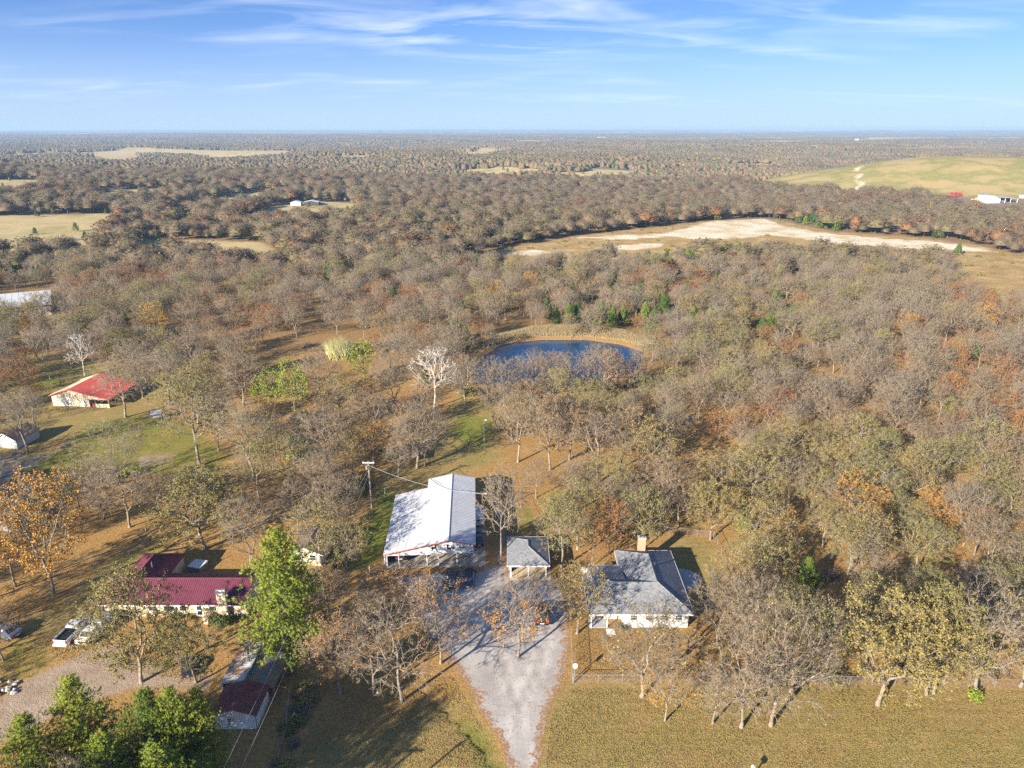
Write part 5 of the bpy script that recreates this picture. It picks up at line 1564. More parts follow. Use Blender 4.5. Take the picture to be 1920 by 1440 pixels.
# ------------------------------------------------------------------ brown roofed shed with rusty extension
sh = empty("brown_roofed_shed", (-33.6, 62.35, 0), 0, 'pale panelled shed with brown metal roof and one small window', 'shed')
sw, sdp, se, sr = 4.75, 4.3, 2.15, 2.95
sl = [(-.25, -.2, se - .08), (-.25, sdp + .2, se - .08), (sw / 2, sdp + .2, sr), (sw / 2, -.2, sr)][::-1]
sr_ = [(sw / 2, -.2, sr), (sw / 2, sdp + .2, sr), (sw + .25, sdp + .2, se - .08), (sw + .25, -.2, se - .08)][::-1]
MB().slab(sl, .06).build("roof_slope", B_BROWN, sh); MB().slab(sr_, .06).build("roof_slope", B_BROWN, sh)
ribs_on([(-.25, sdp + .2, se - .08), (-.25, -.2, se - .08), (sw / 2, -.2, sr), (sw / 2, sdp + .2, sr)], .30, B_BROWN, sh, 'y', .03, .05)
ribs_on([(sw + .25, -.2, se - .08), (sw + .25, sdp + .2, se - .08), (sw / 2, sdp + .2, sr), (sw / 2, -.2, sr)], .30, B_BROWN, sh, 'y', .03, .05)
for i in range(16):
    x0, x1 = i * sw / 16, (i + 1) * sw / 16 - .02
    zz = lambda x: se - .06 + (sr - se - .02) * (1 - abs(x - sw / 2) / (sw / 2))
    MB().add([(x0, 0, 0), (x1, 0, 0), (x1, 0, zz(x1)), (x0, 0, zz(x0)), (x0, .05, 0), (x1, .05, 0), (x1, .05, zz(x1)), (x0, .05, zz(x0))],
             [(0, 1, 2, 3), (5, 4, 7, 6), (0, 4, 5, 1), (2, 6, 7, 3), (1, 5, 6, 2), (0, 3, 7, 4)]).build("wall_panel", B_WHITEWALL, sh)
MB().prism([(0, 0), (sw, 0), (sw, se - .16), (sw / 2, sr - .16), (0, se - .16)], .052, .09).build("front_backing", B_GALV, sh)
MB().box(sw - .06, sw, .1, sdp, 0, se - .16).build("side_wall", B_WHITEWALL, sh)
MB().box(0, .06, .1, sdp, 0, se - .16).build("side_wall", B_WHITEWALL, sh)
MB().box(.07, sw - .07, sdp - .06, sdp, 0, se - .16).build("rear_wall", B_WHITEWALL, sh)
MB().box(sw + .002, sw + .03, -.04, .06, 0, se - .16).build("corner_trim", B_TRIMDK, sh)
window(sh, 1.75, 0, 1.05, .42, .45, mull=1)
door(sh, sw, 1.9, .05, .85, 1.85, B_WHITEWALL, '+x')
ext = empty("rusty_shed", (-34.5, 66.95, 0), 0, 'narrow shed roofed with rusty white metal sheets behind the brown roofed shed', 'shed')
er = [(0, 0, 2.2), (2.8, 0, 2.35), (2.75, 7.6, 2.35), (0, 7.6, 2.2)]
MB().slab(er, .05).build("roof_sheet", B_RUSTW, ext); ribs_on([er[3], er[0], er[1], er[2]], .30, B_RUSTW, ext, 'y', .03, .05)
MB().box(.1, .16, .1, 7.5, 0, 2.1).build("side_wall", B_WHITEWALL, ext); MB().box(.17, 2.6, 7.44, 7.5, 0, 2.1).build("rear_wall", B_WHITEWALL, ext)
MB().box(2.56, 2.62, .1, 7.43, 0, 2.12).build("side_wall", B_WHITEWALL, ext)
MB().box(2.76, 2.84, -.1, 7.6, 2.10, 2.38).build("gutter", B_TEAL, ext)
lt = empty("lean_to_shelter", (-31.6, 66.75, 0), 0, 'low teal lean-to roof heaped with fallen leaves under the tall pine', 'lean-to')
lr = [(0, 0, 2.0), (3.5, 0, 1.75), (3.5, 6.0, 1.75), (0, 6.0, 2.0)]
MB().slab(lr, .05).build("roof_sheet", ribbed("teal leafy roofing", (0.09, 0.16, 0.18), (0.13, 0.21, 0.23), leaf=.52), lt)
for x, y in ((3.4, .1), (3.4, 3.0), (3.4, 5.9), (.1, 5.9)):
    MB().box(x - .06, x + .06, y - .06, y + .06, 0, 1.7).build("post", B_WOOD, lt)

# ------------------------------------------------------------------ red roofed barn
bn = empty("red_barn", (-112.4, 161.9, 0), R(-6), 'cream barn with red metal roof and open lean-to on the lawn', 'barn')
bw, bd, bx, be, bt = 14.7, 11.6, 4.9, 2.9, 4.55
zr_ = lambda x: be + (bt - be) * x / bx if x < bx else bt + (2.35 - bt) * (x - bx) / (bw - bx)
lf_ = [(-.3, -.4, zr_(-.3)), (bx, -.4, bt), (bx, bd + .4, bt), (-.3, bd + .4, zr_(-.3))]; rf_ = [(bx, -.4, bt), (bw + .3, -.4, zr_(bw + .3)), (bw + .3, bd + .4, zr_(bw + .3)), (bx, bd + .4, bt)]
MB().slab(lf_, .06).build("roof_slope", B_TAN, bn); MB().slab(rf_, .06).build("roof_slope", B_RED, bn)
ribs_on([rf_[1], rf_[2], rf_[3], rf_[0]], .5, B_RED, bn, 'y', .04, .06); ribs_on([lf_[0], lf_[3], lf_[2], lf_[1]], .5, B_TAN, bn, 'y', .04, .06)
fascia(bn, lf_[0], lf_[1], B_RED, .2); fascia(bn, rf_[0], rf_[1], B_RED, .2)
MB().prism([(0, 0), (9.6, 0), (9.6, zr_(9.6) - .1), (bx, bt - .1), (0, be - .1)], 0, .08).build("front_wall", B_CREAMWALL, bn)
MB().prism([(9.61, 2.0), (bw, 2.0), (bw, zr_(bw) - .1), (9.61, zr_(9.61) - .1)], 0, .08).build("lean_to_header", B_CREAMWALL, bn)
MB().box(0, .08, .09, bd, 0, be - .1).build("side_wall", B_CREAMWALL, bn); MB().box(9.52, 9.6, .09, bd, 0, zr_(9.6) - .1).build("inner_wall", B_CREAMWALL, bn)
MB().prism([(.09, 0), (bw, 0), (bw, zr_(bw) - .1), (bx, bt - .1), (.09, be - .1)], bd - .08, bd).build("rear_wall", B_CREAMWALL, bn)
MB().box(11.2, bw, -.02, .07, 0, .95).build("low_wall", B_CREAMWALL, bn)
for x in (bw - .1, 11.1): MB().box(x - .08, x + .08, .1, .26, 0, 2.2).build("post", B_WOOD, bn)
dr = MB().box(1.7, 4.9, -.05, -.004, .05, 2.45).build("roll_door", B_TRIMW, bn)
for i in range(4): MB().box(1.7, 4.9, -.065, -.052, .5 + i * .48, .53 + i * .48).build("door_rib", B_WHITEWALL, dr)
door(bn, 8.2, 0, .05, .95, 2.0, B_TRIMW)
MB().box(9.8, 10.6, .5, 1.2, .0, .75).build("red_crate", B_TRIMRED, bn)

# ------------------------------------------------------------------ simple gabled buildings
def gable(name, loc, rz, w_, d_, e_, r_, roofm, wallm, label, cat, over=.3, ribs=0, doorw=0, windows_=()):
    o = empty(name, loc, rz, label, cat)
    zz = lambda x: e_ + (r_ - e_) * (1 - abs(x - w_ / 2) / (w_ / 2))
    l_ = [(-over, -over, zz(-over)), (w_ / 2, -over, r_), (w_ / 2, d_ + over, r_), (-over, d_ + over, zz(-over))]
    q_ = [(w_ / 2, -over, r_), (w_ + over, -over, zz(w_ + over)), (w_ + over, d_ + over, zz(w_ + over)), (w_ / 2, d_ + over, r_)]
    MB().slab(l_, .07).build("roof_slope", roofm, o); MB().slab(q_, .07).build("roof_slope", roofm, o)
    if ribs:
        ribs_on([q_[1], q_[2], q_[3], q_[0]], ribs, roofm, o, 'y', .04, .06); ribs_on([l_[0], l_[3], l_[2], l_[1]], ribs, roofm, o, 'y', .04, .06)
    fascia(o, l_[0], l_[1], B_TRIMW, .15); fascia(o, q_[0], q_[1], B_TRIMW, .15)
    pf = [(0, 0), (w_, 0), (w_, e_ - .1), (w_ / 2, r_ - .1), (0, e_ - .1)]
    MB().prism(pf, 0, .1).build("front_wall", wallm, o); MB().prism(pf, d_ - .1, d_).build("rear_wall", wallm, o)
    MB().box(0, .1, .11, d_ - .11, 0, e_ - .1).build("side_wall", wallm, o); MB().box(w_ - .1, w_, .11, d_ - .11, 0, e_ - .1).build("side_wall", wallm, o)
    if doorw: door(o, w_ * .6, 0, .05, doorw, min(2.1, e_ - .25), B_TRIMW)
    for x in windows_: window(o, x, 0, 1.0, .9, .9)
    return o
x, y = P(604, 1060)
gable("cream_shed", (-34.4, 94.4, 0), R(-3), 5.0, 6.5, 2.25, 3.3, B_BRSHINGLE, B_CREAM, 'small cream shed with leaf covered brown roof behind the tall pine', 'shed', windows_=(1.3, 3.6))
x, y = P(38, 839)
gable("white_shed", (x - 5.2, y + .2, 0), R(-10), 5.2, 6.0, 2.1, 3.4, B_BRSHINGLE, B_PAINT, 'small white shed with brown shingled roof under the dark bare oak', 'shed', doorw=1.6)
x, y = P(0, 592)
gable("long_white_barn", (x - 30, y - 2, 0), R(-62), 20, 44, 4.2, 7.4, B_WHITE, B_CREAMWALL, 'long white roofed metal barn half hidden in the woods at the picture edge', 'barn', over=.5, ribs=2.0)
x, y = P(28, 955)
gable("dark_roofed_house", (x - 16, y + 1.0, 0), R(90) - R(94), 16, 8, 2.6, 4.4, B_DKSHINGLE, B_PAINT, 'house with dark shingled roof and pipes behind the orange oaks', 'house')
x, y = P(30, 990)
gable("pale_roofed_shed", (x - 6.5, y - .4, 0), R(-6), 6.5, 5, 2.2, 2.9, B_RUSTW, B_PAINT, 'shed with pale streaked metal roof behind the orange oaks', 'shed')
# rusty shelter by the dark trunks
x, y = P(752, 873)
o = empty("rusty_shelter", (x, y, 0), R(12), 'low shelter with rusty sloping roof beside the dark trunked oak', 'shelter')
MB().slab([(0, 0, 1.5), (3.4, 0, 1.7), (3.4, 3.6, 2.0), (0, 3.6, 1.8)], .06).build("roof_sheet", ribbed("rusty shelter roofing", (0.26, 0.15, 0.09), (0.36, 0.24, 0.16), .8, dirt=(0.42, 0.36, 0.30)), o)
for px, py, pz in ((.15, .15, 1.45), (3.2, .15, 1.6), (.15, 3.4, 1.72), (3.2, 3.4, 1.9)): MB().box(px - .07, px + .07, py - .07, py + .07, 0, pz).build("post", B_WOOD, o)
MB().box(.1, 3.3, 3.5, 3.56, 0, 1.7).build("rear_wall", B_WOOD, o)
# garden table shelter
x, y = P(283, 790)
o = empty("garden_shelter", (x, y, 0), R(18), 'tiny grey roofed garden shelter on the green below the red barn', 'shelter')
MB().slab([(0, 0, 1.55), (2.4, 0, 1.55), (2.4, 1.8, 1.95), (0, 1.8, 1.95)], .06).build("roof_sheet", B_GREYMETAL, o)
for px, py in ((.15, .15), (2.25, .15), (.15, 1.65), (2.25, 1.65)): MB().box(px - .06, px + .06, py - .06, py + .06, 0, 1.5 if py < 1 else 1.85).build("post", B_WOOD, o)
MB().box(.4, 2.0, .5, 1.5, .5, .6).build("bench", B_TRIMW, o)

# ------------------------------------------------------------------ far buildings
def far_at(u, v): 
    x, y = PT(u, v); return (x, y, hz(x, y))
x, y, z = far_at(545, 386)
o = gable("far_white_house", (x, y, z), R(4), 9, 8, 3.0, 4.3, B_WHITE, B_PAINT, 'white farm building on the distant tan field', 'house')
o = gable("far_open_shed", (x + 11, y + 3, z), R(4), 13, 9, 3.0, 4.4, B_WHITE, B_TRIMDK, 'dark fronted shed joined to the white farm building on the distant field', 'shed')
x, y, z = far_at(595, 383)
blue = empty("blue_tarp_pile", (x, y, z), 0, 'blue tarp beside the distant farm buildings', 'tarp')
MB().prism([(0, 0), (7, 0), (6, .8), (3, 1.3), (.8, 1.0)], 0, 3.5).build("cover", plain("blue tarp", (0.10, 0.35, 0.62), .5), blue)
x, y, z = far_at(1842, 381)
o = empty("far_metal_barn", (x, y, z), R(-4), 'white metal barn with grey open sided roof below the grassed mound', 'barn')
MB().prism([(0, 0), (15, 0), (15, 4.2), (9, 6.6), (0, 6.9)], 0, 10).build("barn_wall", B_WHITEWALL, o)
MB().slab([(9, -.5, 6.9), (32, -.5, 4.0), (32, 11, 4.6), (9, 11, 7.2)], .2).build("roof_slope", B_GREYMETAL, o)
MB().slab([(-.4, -.5, 7.1), (9, -.5, 6.9), (9, 11, 7.2), (-.4, 11, 7.3)], .2).build("roof_slope", B_WHITE, o)
for px in (15.5, 20, 25, 31): MB().box(px - .2, px + .2, 0, .4, 0, 4.4).build("post", B_POST, o)
MB().box(15.2, 31, 9.6, 10, 0, 4).build("rear_wall", B_TRIMDK, o)
x, y, z = far_at(1915, 372)
o = gable("far_white_trailer", (x, y, z), 0, 12, 4, 3.2, 3.6, B_WHITE, B_PAINT, 'white trailer at the picture edge below the mound', 'trailer')
for i, (u, v, w_, d_, lab) in enumerate(((722, 308.5, 20, 14, 'nearest pale roof of the distant hamlet left of centre'), (706, 309.5, 14, 10, 'second pale roof of the distant hamlet left of centre'), (268, 291, 22, 12, 'white roof at the edge of the distant left plateau field'),
        (1120, 259, 60, 40, 'large white works building near the horizon'), (1085, 258, 24, 20, 'small white building left of the works on the horizon'), (1200, 259.5, 40, 30, 'white building right of the works on the horizon'),
        (1520, 284, 26, 16, 'white roof in the woods behind the mound'), (1595, 295, 24, 14, 'white roof beside the top of the mound track'), (745, 277, 22, 14, 'pale roof on the distant hill left of centre'), (885, 279, 26, 16, 'pale farm roof on the distant tan hill'),
        (1320, 261, 34, 24, 'pale roof near the horizon right of centre'), (55, 254, 90, 50, 'row of pale buildings near the left end of the horizon'), (1610, 263, 30, 20, 'pale roof near the horizon above the mound'))):
    x, y, z = far_at(u, v)
    gable("far_building", (x, y, z), R(-8 + i * 5), w_, d_, 5 if w_ > 25 else 3.5, 8 if w_ > 25 else 6.0, B_WHITE, B_PAINT, lab, 'building', over=.5)

# ------------------------------------------------------------------ vehicles
def paint(name, col, rough=.25):
    if name in MATS: return MATS[name]
    m, t, b = mat(name)
    t.links.new(ramp(t, noise(t, 1.5, 4, .6, objpos(t)), [(.3, tuple(c * .9 for c in col)), (.7, col)]), b.inputs['Base Color'])
    b.inputs['Roughness'].default_value = rough; b.inputs['Specular IOR Level'].default_value = .6; b.inputs['Coat Weight'].default_value = .5
    MATS[name] = m; return m
V_WHITE = paint("white car paint", (.78, .79, .80)); V_BLACK = paint("black car paint", (.012, .012, .014)); V_NAVY = paint("navy car paint", (.018, .026, .06)); V_SILVER = paint("silver car paint", (.42, .45, .48))
V_BLUE = paint("light blue car paint", (.30, .42, .55)); V_BLUED = paint("blue grey car paint", (.12, .17, .24)); V_DKGREY = paint("dark grey car paint", (.05, .052, .055)); V_CREAM = paint("cream car paint", (.76, .72, .62))
V_TYRE = plain("tyre rubber", (.02, .02, .02), .9, .2); V_RIM = plain("wheel rim", (.4, .4, .4), .35, .1, metal=.7)
V_TAIL = plain("tail lamp red", (.55, .02, .02), .2, .1); V_HEAD = plain("head lamp glass", (.75, .77, .8), .15, .05); V_YEL = plain("yellow plastic", (.75, .45, .03), .4, .1)
def loft(name, secs, m, parent, bevel=.04):
    """cross-sections along y: (y, half width, z0, z1, half width at the top)"""
    mb = MB(); n = len(secs); vs = []
    for (y, hw_, z0, z1, ht) in secs: vs += [(-hw_, y, z0), (hw_, y, z0), (hw_ * 1.0, y, z0 + (z1 - z0) * .55), (ht, y, z1), (-ht, y, z1), (-hw_, y, z0 + (z1 - z0) * .55)]
    fs = [tuple(range(6)), tuple(range(6 * n - 1, 6 * n - 7, -1))]
    for i in range(n - 1):
        for k in range(6): fs.append((i * 6 + k, i * 6 + (k + 1) % 6, (i + 1) * 6 + (k + 1) % 6, (i + 1) * 6 + k))
    mb.add(vs, fs); return mb.build(name, m, parent, bevel=bevel)
def wheels(o, ys_, hw_, r=.34):
    for y in ys_:
        for s in (-1, 1):
            wv = MB().tube([(s * (hw_ - .2), y, r), (s * (hw_ + .01), y, r)], r, 16).build("wheel", V_TYRE, o)
            MB().tube([(s * (hw_ + .0), y, r), (s * (hw_ + .025), y, r)], r * .58, 10).build("rim", V_RIM, wv)
def quadp(name, pts, m, parent): return MB().add(list(pts) + [(p[0], p[1], p[2] - .01) for p in pts], [(0, 1, 2, 3), (7, 6, 5, 4), (0, 4, 5, 1), (1, 5, 6, 2), (2, 6, 7, 3), (3, 7, 4, 0)]).build(name, m, parent)
def car_thing(kind, loc, rz, m, label, name=None, sc=1.0):
    """front faces +y"""
    o = empty(name or ('pickup_truck' if kind == 'pickup' else 'parked_car'), (*loc, 0), rz, label, 'pickup' if kind == 'pickup' else 'car', 'cars and trucks parked by the houses')
    o.scale = (sc,) * 3
    if kind == 'pickup':
        hw_ = .98
        loft("body", [(-2.75, hw_ * .95, .48, .95, hw_ * .93), (-2.68, hw_, .40, 1.02, hw_ * .97), (-.35, hw_, .38, 1.04, hw_ * .97), (.95, hw_, .38, 1.06, hw_ * .95), (2.3, hw_ * .97, .40, 1.0, hw_ * .86), (2.72, hw_ * .85, .45, .88, hw_ * .74)], m, o)
        loft("cabin", [(-.42, .86, 1.0, 1.78, .68), (-.30, .88, 1.0, 1.86, .70), (.75, .88, 1.0, 1.86, .70), (1.42, .86, 1.0, 1.08, .80)], m, o)
        for s in (-1, 1): MB().box(s * .93 - .05, s * .93 + .05, -2.66, -.45, 1.0, 1.32).build("bed_side", m, o, bevel=.02)
        tg = MB().box(-.87, .87, -2.74, -2.66, .75, 1.32).build("tailgate", m, o, bevel=.02); MB().box(-.25, .25, -2.76, -2.742, .98, 1.06).build("handle", V_DKGREY, tg)
        MB().box(-.87, .87, -2.64, -.46, 1.045, 1.07).build("bed_floor", V_TYRE, o); MB().box(-.86, .86, -.47, -.43, 1.05, 1.34).build("bed_front", V_TYRE, o)
        quadp("rear_window", [(-.62, -.445, 1.25), (.62, -.445, 1.25), (.55, -.38, 1.70), (-.55, -.38, 1.70)], B_GLASS, o)
        quadp("windscreen", [(-.66, 1.40, 1.13), (.66, 1.40, 1.13), (.58, .82, 1.84), (-.58, .82, 1.84)], B_GLASS, o)
        for s in (-1, 1):
            quadp("side_window", [(s * .885, -.2, 1.35), (s * .885, .75, 1.35), (s * .775, .68, 1.76), (s * .775, -.2, 1.76)], B_GLASS, o)
            MB().box(s * .87 - .08, s * .87 + .08, -2.77, -2.70, .82, 1.25).build("tail_light", V_TAIL, o); MB().box(s * .70 - .14, s * .70 + .14, 2.66, 2.76, .68, .85).build("headlight", V_HEAD, o)
            MB().box(s * 1.12 - .1, s * 1.12 + .1, .95, 1.05, 1.15, 1.35).build("mirror", V_DKGREY, o)
        MB().box(-.95, .95, -2.92, -2.78, .48, .66).build("rear_bumper", V_HEAD, o); MB().box(-.92, .92, 2.74, 2.86, .45, .64).build("front_bumper", V_HEAD, o)
        wheels(o, (-1.75, 1.8), hw_, .40)
    else:
        suv = kind == 'suv'; hw_ = .94 if suv else .89; L = 2.35; top = 1.74 if suv else 1.45; bel = 1.02 if suv else .92
        loft("body", [(-L, hw_ * .9, .42, bel * .92, hw_ * .82), (-L + .12, hw_, .32, bel, hw_ * .93), (-.6, hw_, .28, bel + .03, hw_ * .95), (.8, hw_, .28, bel + .02, hw_ * .94), (1.9, hw_ * .96, .32, bel - .1, hw_ * .82), (L, hw_ * .82, .40, bel - .28, hw_ * .66)], m, o)
        if suv: loft("cabin", [(-L + .14, .86, bel - .04, bel + .1, .80), (-L + .35, .86, bel - .04, top - .04, .68), (-L + .7, .87, bel - .04, top, .70), (.35, .87, bel - .04, top - .02, .70), (1.05, .85, bel - .04, bel + .04, .80)], m, o)
        else: loft("cabin", [(-1.62, .80, bel - .04, bel + .02, .74), (-1.0, .82, bel - .04, top - .05, .62), (-.6, .82, bel - .04, top, .64), (.2, .82, bel - .04, top - .03, .64), (1.05, .80, bel - .04, bel + .02, .74)], m, o)
        if suv: rw = [(-.64, -L + .165, bel + .16), (.64, -L + .165, bel + .16), (.57, -L + .33, top - .12), (-.57, -L + .33, top - .12)]
        else: rw = [(-.66, -1.56, bel + .06), (.66, -1.56, bel + .06), (.55, -1.04, top - .06), (-.55, -1.04, top - .06)]
        off = Vector((0, -.02, .03))
        quadp("rear_window", [Vector(p) + off for p in rw], B_GLASS, o)
        ws = [(-.68, 1.02, bel + .06), (.68, 1.02, bel + .06), (.57, .32, top - .05), (-.57, .32, top - .05)]
        quadp("windscreen", [Vector(p) + Vector((0, .02, .035)) for p in ws], B_GLASS, o)
        for s in (-1, 1):
            ya = -L + .6 if suv else -.95
            quadp("side_window", [(s * .865 if suv else s * .815, ya - .1, bel + .1), (s * .865 if suv else s * .815, .75, bel + .1), (s * .745 if suv else s * .68, .2, top - .1), (s * .745 if suv else s * .68, ya + .1, top - .1)], B_GLASS, o)
            MB().box(s * .72 - .14, s * .72 + .14, -L - .02, -L + .1, bel - .28, bel - .08).build("tail_light", V_TAIL, o); MB().box(s * .58 - .16, s * .58 + .16, L - .12, L + .02, bel - .42, bel - .3).build("headlight", V_HEAD, o)
            MB().box(s * 1.02 - .09, s * 1.02 + .09, .78, .88, bel, bel + .16).build("mirror", m, o)
        MB().box(-.26, .26, -L - .04, -L + .02, bel - .42, bel - .28).build("number_plate", V_HEAD, o)
        wheels(o, (-1.4, 1.42), hw_, .35 if suv else .32)
    return o
car_thing('pickup', (P(137, 1190)[0] + .3, P(137, 1190)[1]), R(-6), V_WHITE, 'white pickup with an empty dark bed parked on the grass')
car_thing('sedan', (P(176, 1190)[0], P(176, 1190)[1] - .1), R(-8), V_CREAM, 'cream white sedan parked beside the white pickup')
car_thing('suv', P(205, 1168), R(-10), V_SILVER, 'silver car half hidden under the yellow olive oak')
car_thing('sedan', P(10, 1190), R(75), V_BLUED, 'blue grey car at the picture edge left of the white pickup')
car_thing('suv', (-9.15, 90.3), R(2), V_DKGREY, 'dark jeep like car with red rear lamps in front of the workshop')
car_thing('sedan', (-6.45, 90.4), R(-2), V_NAVY, 'navy blue car parked right of the dark jeep')
car_thing('suv', (4.25, 82.0), R(-4), V_BLACK, 'black SUV parked on the gravel by the grey house')
v_ = shop_pt(2.1, 3.4)
car_thing('suv', (v_[0], v_[1]), R(3), V_DKGREY, 'dark vehicle inside the left bay of the workshop')
v_ = shop_pt(14.4, 6.6)
car_thing('sedan', (v_[0], v_[1]), R(3), V_BLACK, 'black car beside the right wall of the workshop', sc=.85)
car_thing('sedan', P(352, 1255), R(25), V_NAVY, 'small navy car under the low pale limbed oak', sc=.8)
car_thing('sedan', (P(978, 1068)[0], P(978, 1068)[1] + 3.2), R(0), V_DKGREY, 'dark car at the back of the carport', sc=.9)
# white box trailer by the workshop
v_ = shop_pt(14.45, 12.6)
o = empty("box_trailer", (v_[0], v_[1], 0), R(3), 'white box trailer beside the right wall of the workshop', 'trailer')
MB().box(-.85, .85, -2.0, 2.0, .5, 2.1).build("box", B_TRIMW, o, bevel=.05); MB().box(-.05, .05, 2.0, 3.0, .5, .6).build("tow_bar", V_DKGREY, o)
MB().box(-.4, .1, -2.02, -2.003, 1.3, 1.7).build("window", B_GLASS, o)
wheels(o, (-.4,), .9, .33)
v_ = shop_pt(14.5, 17.0)
o = empty("scrap_bench", (v_[0], v_[1], 0), R(6), 'dark work bench behind the white box trailer', 'bench')
MB().box(-.8, .8, -1.2, 1.2, .8, .9).build("top", B_TRIMDK, o)
for px in (-.7, .7):
    for py in (-1.1, 1.1): MB().box(px - .05, px + .05, py - .05, py + .05, 0, .8).build("leg", B_TRIMDK, o)
# far yard vehicles
def far_car(u, v, kind, m, lab, sc=1.0, rz=0.5):
    x, y, z = far_at(u, v); o = car_thing(kind, (x, y), rz, m, lab, sc=sc); o.location.z = z
V_RED = paint("red car paint", (.5, .03, .035)); V_YELLOW = paint("yellow machine paint", (.72, .42, .03))
far_car(1786, 368, 'suv', V_RED, 'left one of the red trucks at the foot of the mound', 2.2, R(80)); far_car(1793, 368.5, 'suv', V_RED, 'right one of the red trucks at the foot of the mound', 2.2, R(100))
far_car(1830, 376, 'pickup', V_YELLOW, 'yellow truck left of the metal barn below the mound', 1.5, R(75)); far_car(1880, 378, 'sedan', V_WHITE, 'white car under the open roof of the metal barn', 1.5, R(80))
# yellow ride-on mower by the pole
x, y = P(674, 905)
o = empty("yellow_mower", (x, y, 0), R(30), 'yellow ride-on mower on the leaves left of the utility pole', 'mower')
loft("body", [(-.9, .40, .35, .7, .36), (-.2, .42, .35, .72, .38), (.0, .40, .35, .95, .34), (.95, .36, .40, .9, .28)], V_YEL, o); MB().box(-.28, .28, -.75, -.25, .72, .82).box(-.28, .28, -.85, -.75, .72, 1.25).build("seat", V_TYRE, o)
wheels(o, (-.6, .7), .5, .26); MB().tube([(0, .05, .95), (0, -.12, 1.2)], .03, 6).build("steering_post", V_TYRE, o)

# ------------------------------------------------------------------ poles and wires
def wire(name, a, b, sag, label, r=.028, group=None):
    a, b = Vector(a), Vector(b)
    pts = [a.lerp(b, i / 24) - Vector((0, 0, sag * 4 * (i / 24) * (1 - i / 24))) for i in range(25)]
    return tag(MB().tube(pts, r, 5).build(name, B_WIRE, None), label, 'cable', group)
B_WIRE = plain("cable", (.40, .38, .36), .6, .1); B_POLE = plain("pole wood", (.34, .29, .24), .9, .2, 5)
px, py = P(697, 952)
pole = empty("utility_pole", (px, py, 0), 0, 'wooden utility pole with crossarm and grey transformer left of the workshop', 'utility pole')
MB().tube([(0, 0, -.3), (0, 0, 9.1)], [.16, .11], 8).build("post", B_POLE, pole); MB().box(-1.05, 1.05, -.06, .06, 8.85, 8.99).build("crossarm", B_TRIMW, pole)
for x in (-.9, .0, .9): MB().tube([(x, 0, 9.0), (x, 0, 9.2)], .05, 6).build("insulator", B_TRIMW, pole)
MB().tube([(-.3, -.12, 7.7), (-.3, -.12, 8.4)], .22, 10).build("transformer", B_GALV, pole)
pole2b = P(380, 1560, 8.9)
o = empty("roadside_utility_pole", (pole2b[0], pole2b[1], 0), 0, 'utility pole below the photograph carrying the two wires over the shed', 'utility pole')
MB().tube([(0, 0, -.3), (0, 0, 9.0)], [.16, .11], 8).build("post", B_POLE, o); MB().box(-1.0, 1.0, -.06, .06, 8.75, 8.9).build("crossarm", B_POLE, o)
wire("power_cable", (px - .9, py, 9.15), (pole2b[0] - .8, pole2b[1], 8.95), 1.0, 'left one of the two thin wires over the brown roofed shed', .016)
wire("power_cable", (px + .9, py, 9.15), (pole2b[0] + .8, pole2b[1], 8.95), 1.0, 'right one of the two thin wires over the brown roofed shed', .016)
q = P(905, 975)
rp = empty("service_pole", (q[0], q[1], 0), 0, 'rust brown service pole with lamp at the right wall of the workshop', 'pole')
MB().tube([(0, 0, -.2), (0, 0, 5.3)], [.09, .07], 8).build("post", plain("rust post", (.28, .13, .08), .8), rp); MB().tube([(0, 0, 5.0), (.5, -.2, 5.3)], .04, 6).build("lamp_arm", B_GALV, rp); MB().box(.4, .75, -.32, -.12, 5.22, 5.36).build("lamp_head", B_TRIMW, rp)
wire("service_cable", (px + .1, py, 8.4), (q[0], q[1], 5.2), 1.1, 'white service cable drooping from the utility pole over the workshop roof', .03)
wire("thin_cable", (shop_pt(5.6, 20)[0], shop_pt(5.6, 20)[1], 4.6), (q[0], q[1], 5.0), .25, 'thin cable across the workshop ridge to the service pole', .018)
wire("drop_cable", (q[0], q[1], 5.1), (q[0] + 6.0, q[1] - 7.0, 3.2), .3, 'cable from the service pole down towards the carport', .02)
wire("guy_wire", (px, py, 7.6), (px - 4.6, py - .5, 0.1), .02, 'guy wire running down from the utility pole to the leaves', .016)
x, y = P(908, 842)
o = empty("yard_light", (x, y, 0), 0, 'thin metal light pole on the grass behind the workshop', 'light pole')
MB().tube([(0, 0, -.2), (0, 0, 6.6)], [.07, .05], 6).build("post", B_GALV, o); MB().tube([(0, 0, 6.5), (.35, -.1, 6.75)], .035, 6).build("arm", B_GALV, o); MB().box(.2, .6, -.25, -.05, 6.68, 6.8).build("lamp_head", B_TRIMW, o)
x, y = P(826, 1110)
o = empty("drive_light", (x, y, 0), 0, 'pale light post with short arm beside the dark jeep', 'light pole')
MB().tube([(0, 0, -.2), (0, 0, 2.9)], .06, 8).build("post", B_TRIMW, o); MB().tube([(0, 0, 2.75), (.6, -.1, 2.8), (1.1, -.1, 2.6)], .05, 6).build("arm", B_TRIMW, o); MB().box(.95, 1.25, -.2, .0, 2.42, 2.6).build("lamp_head", B_TRIMW, o)
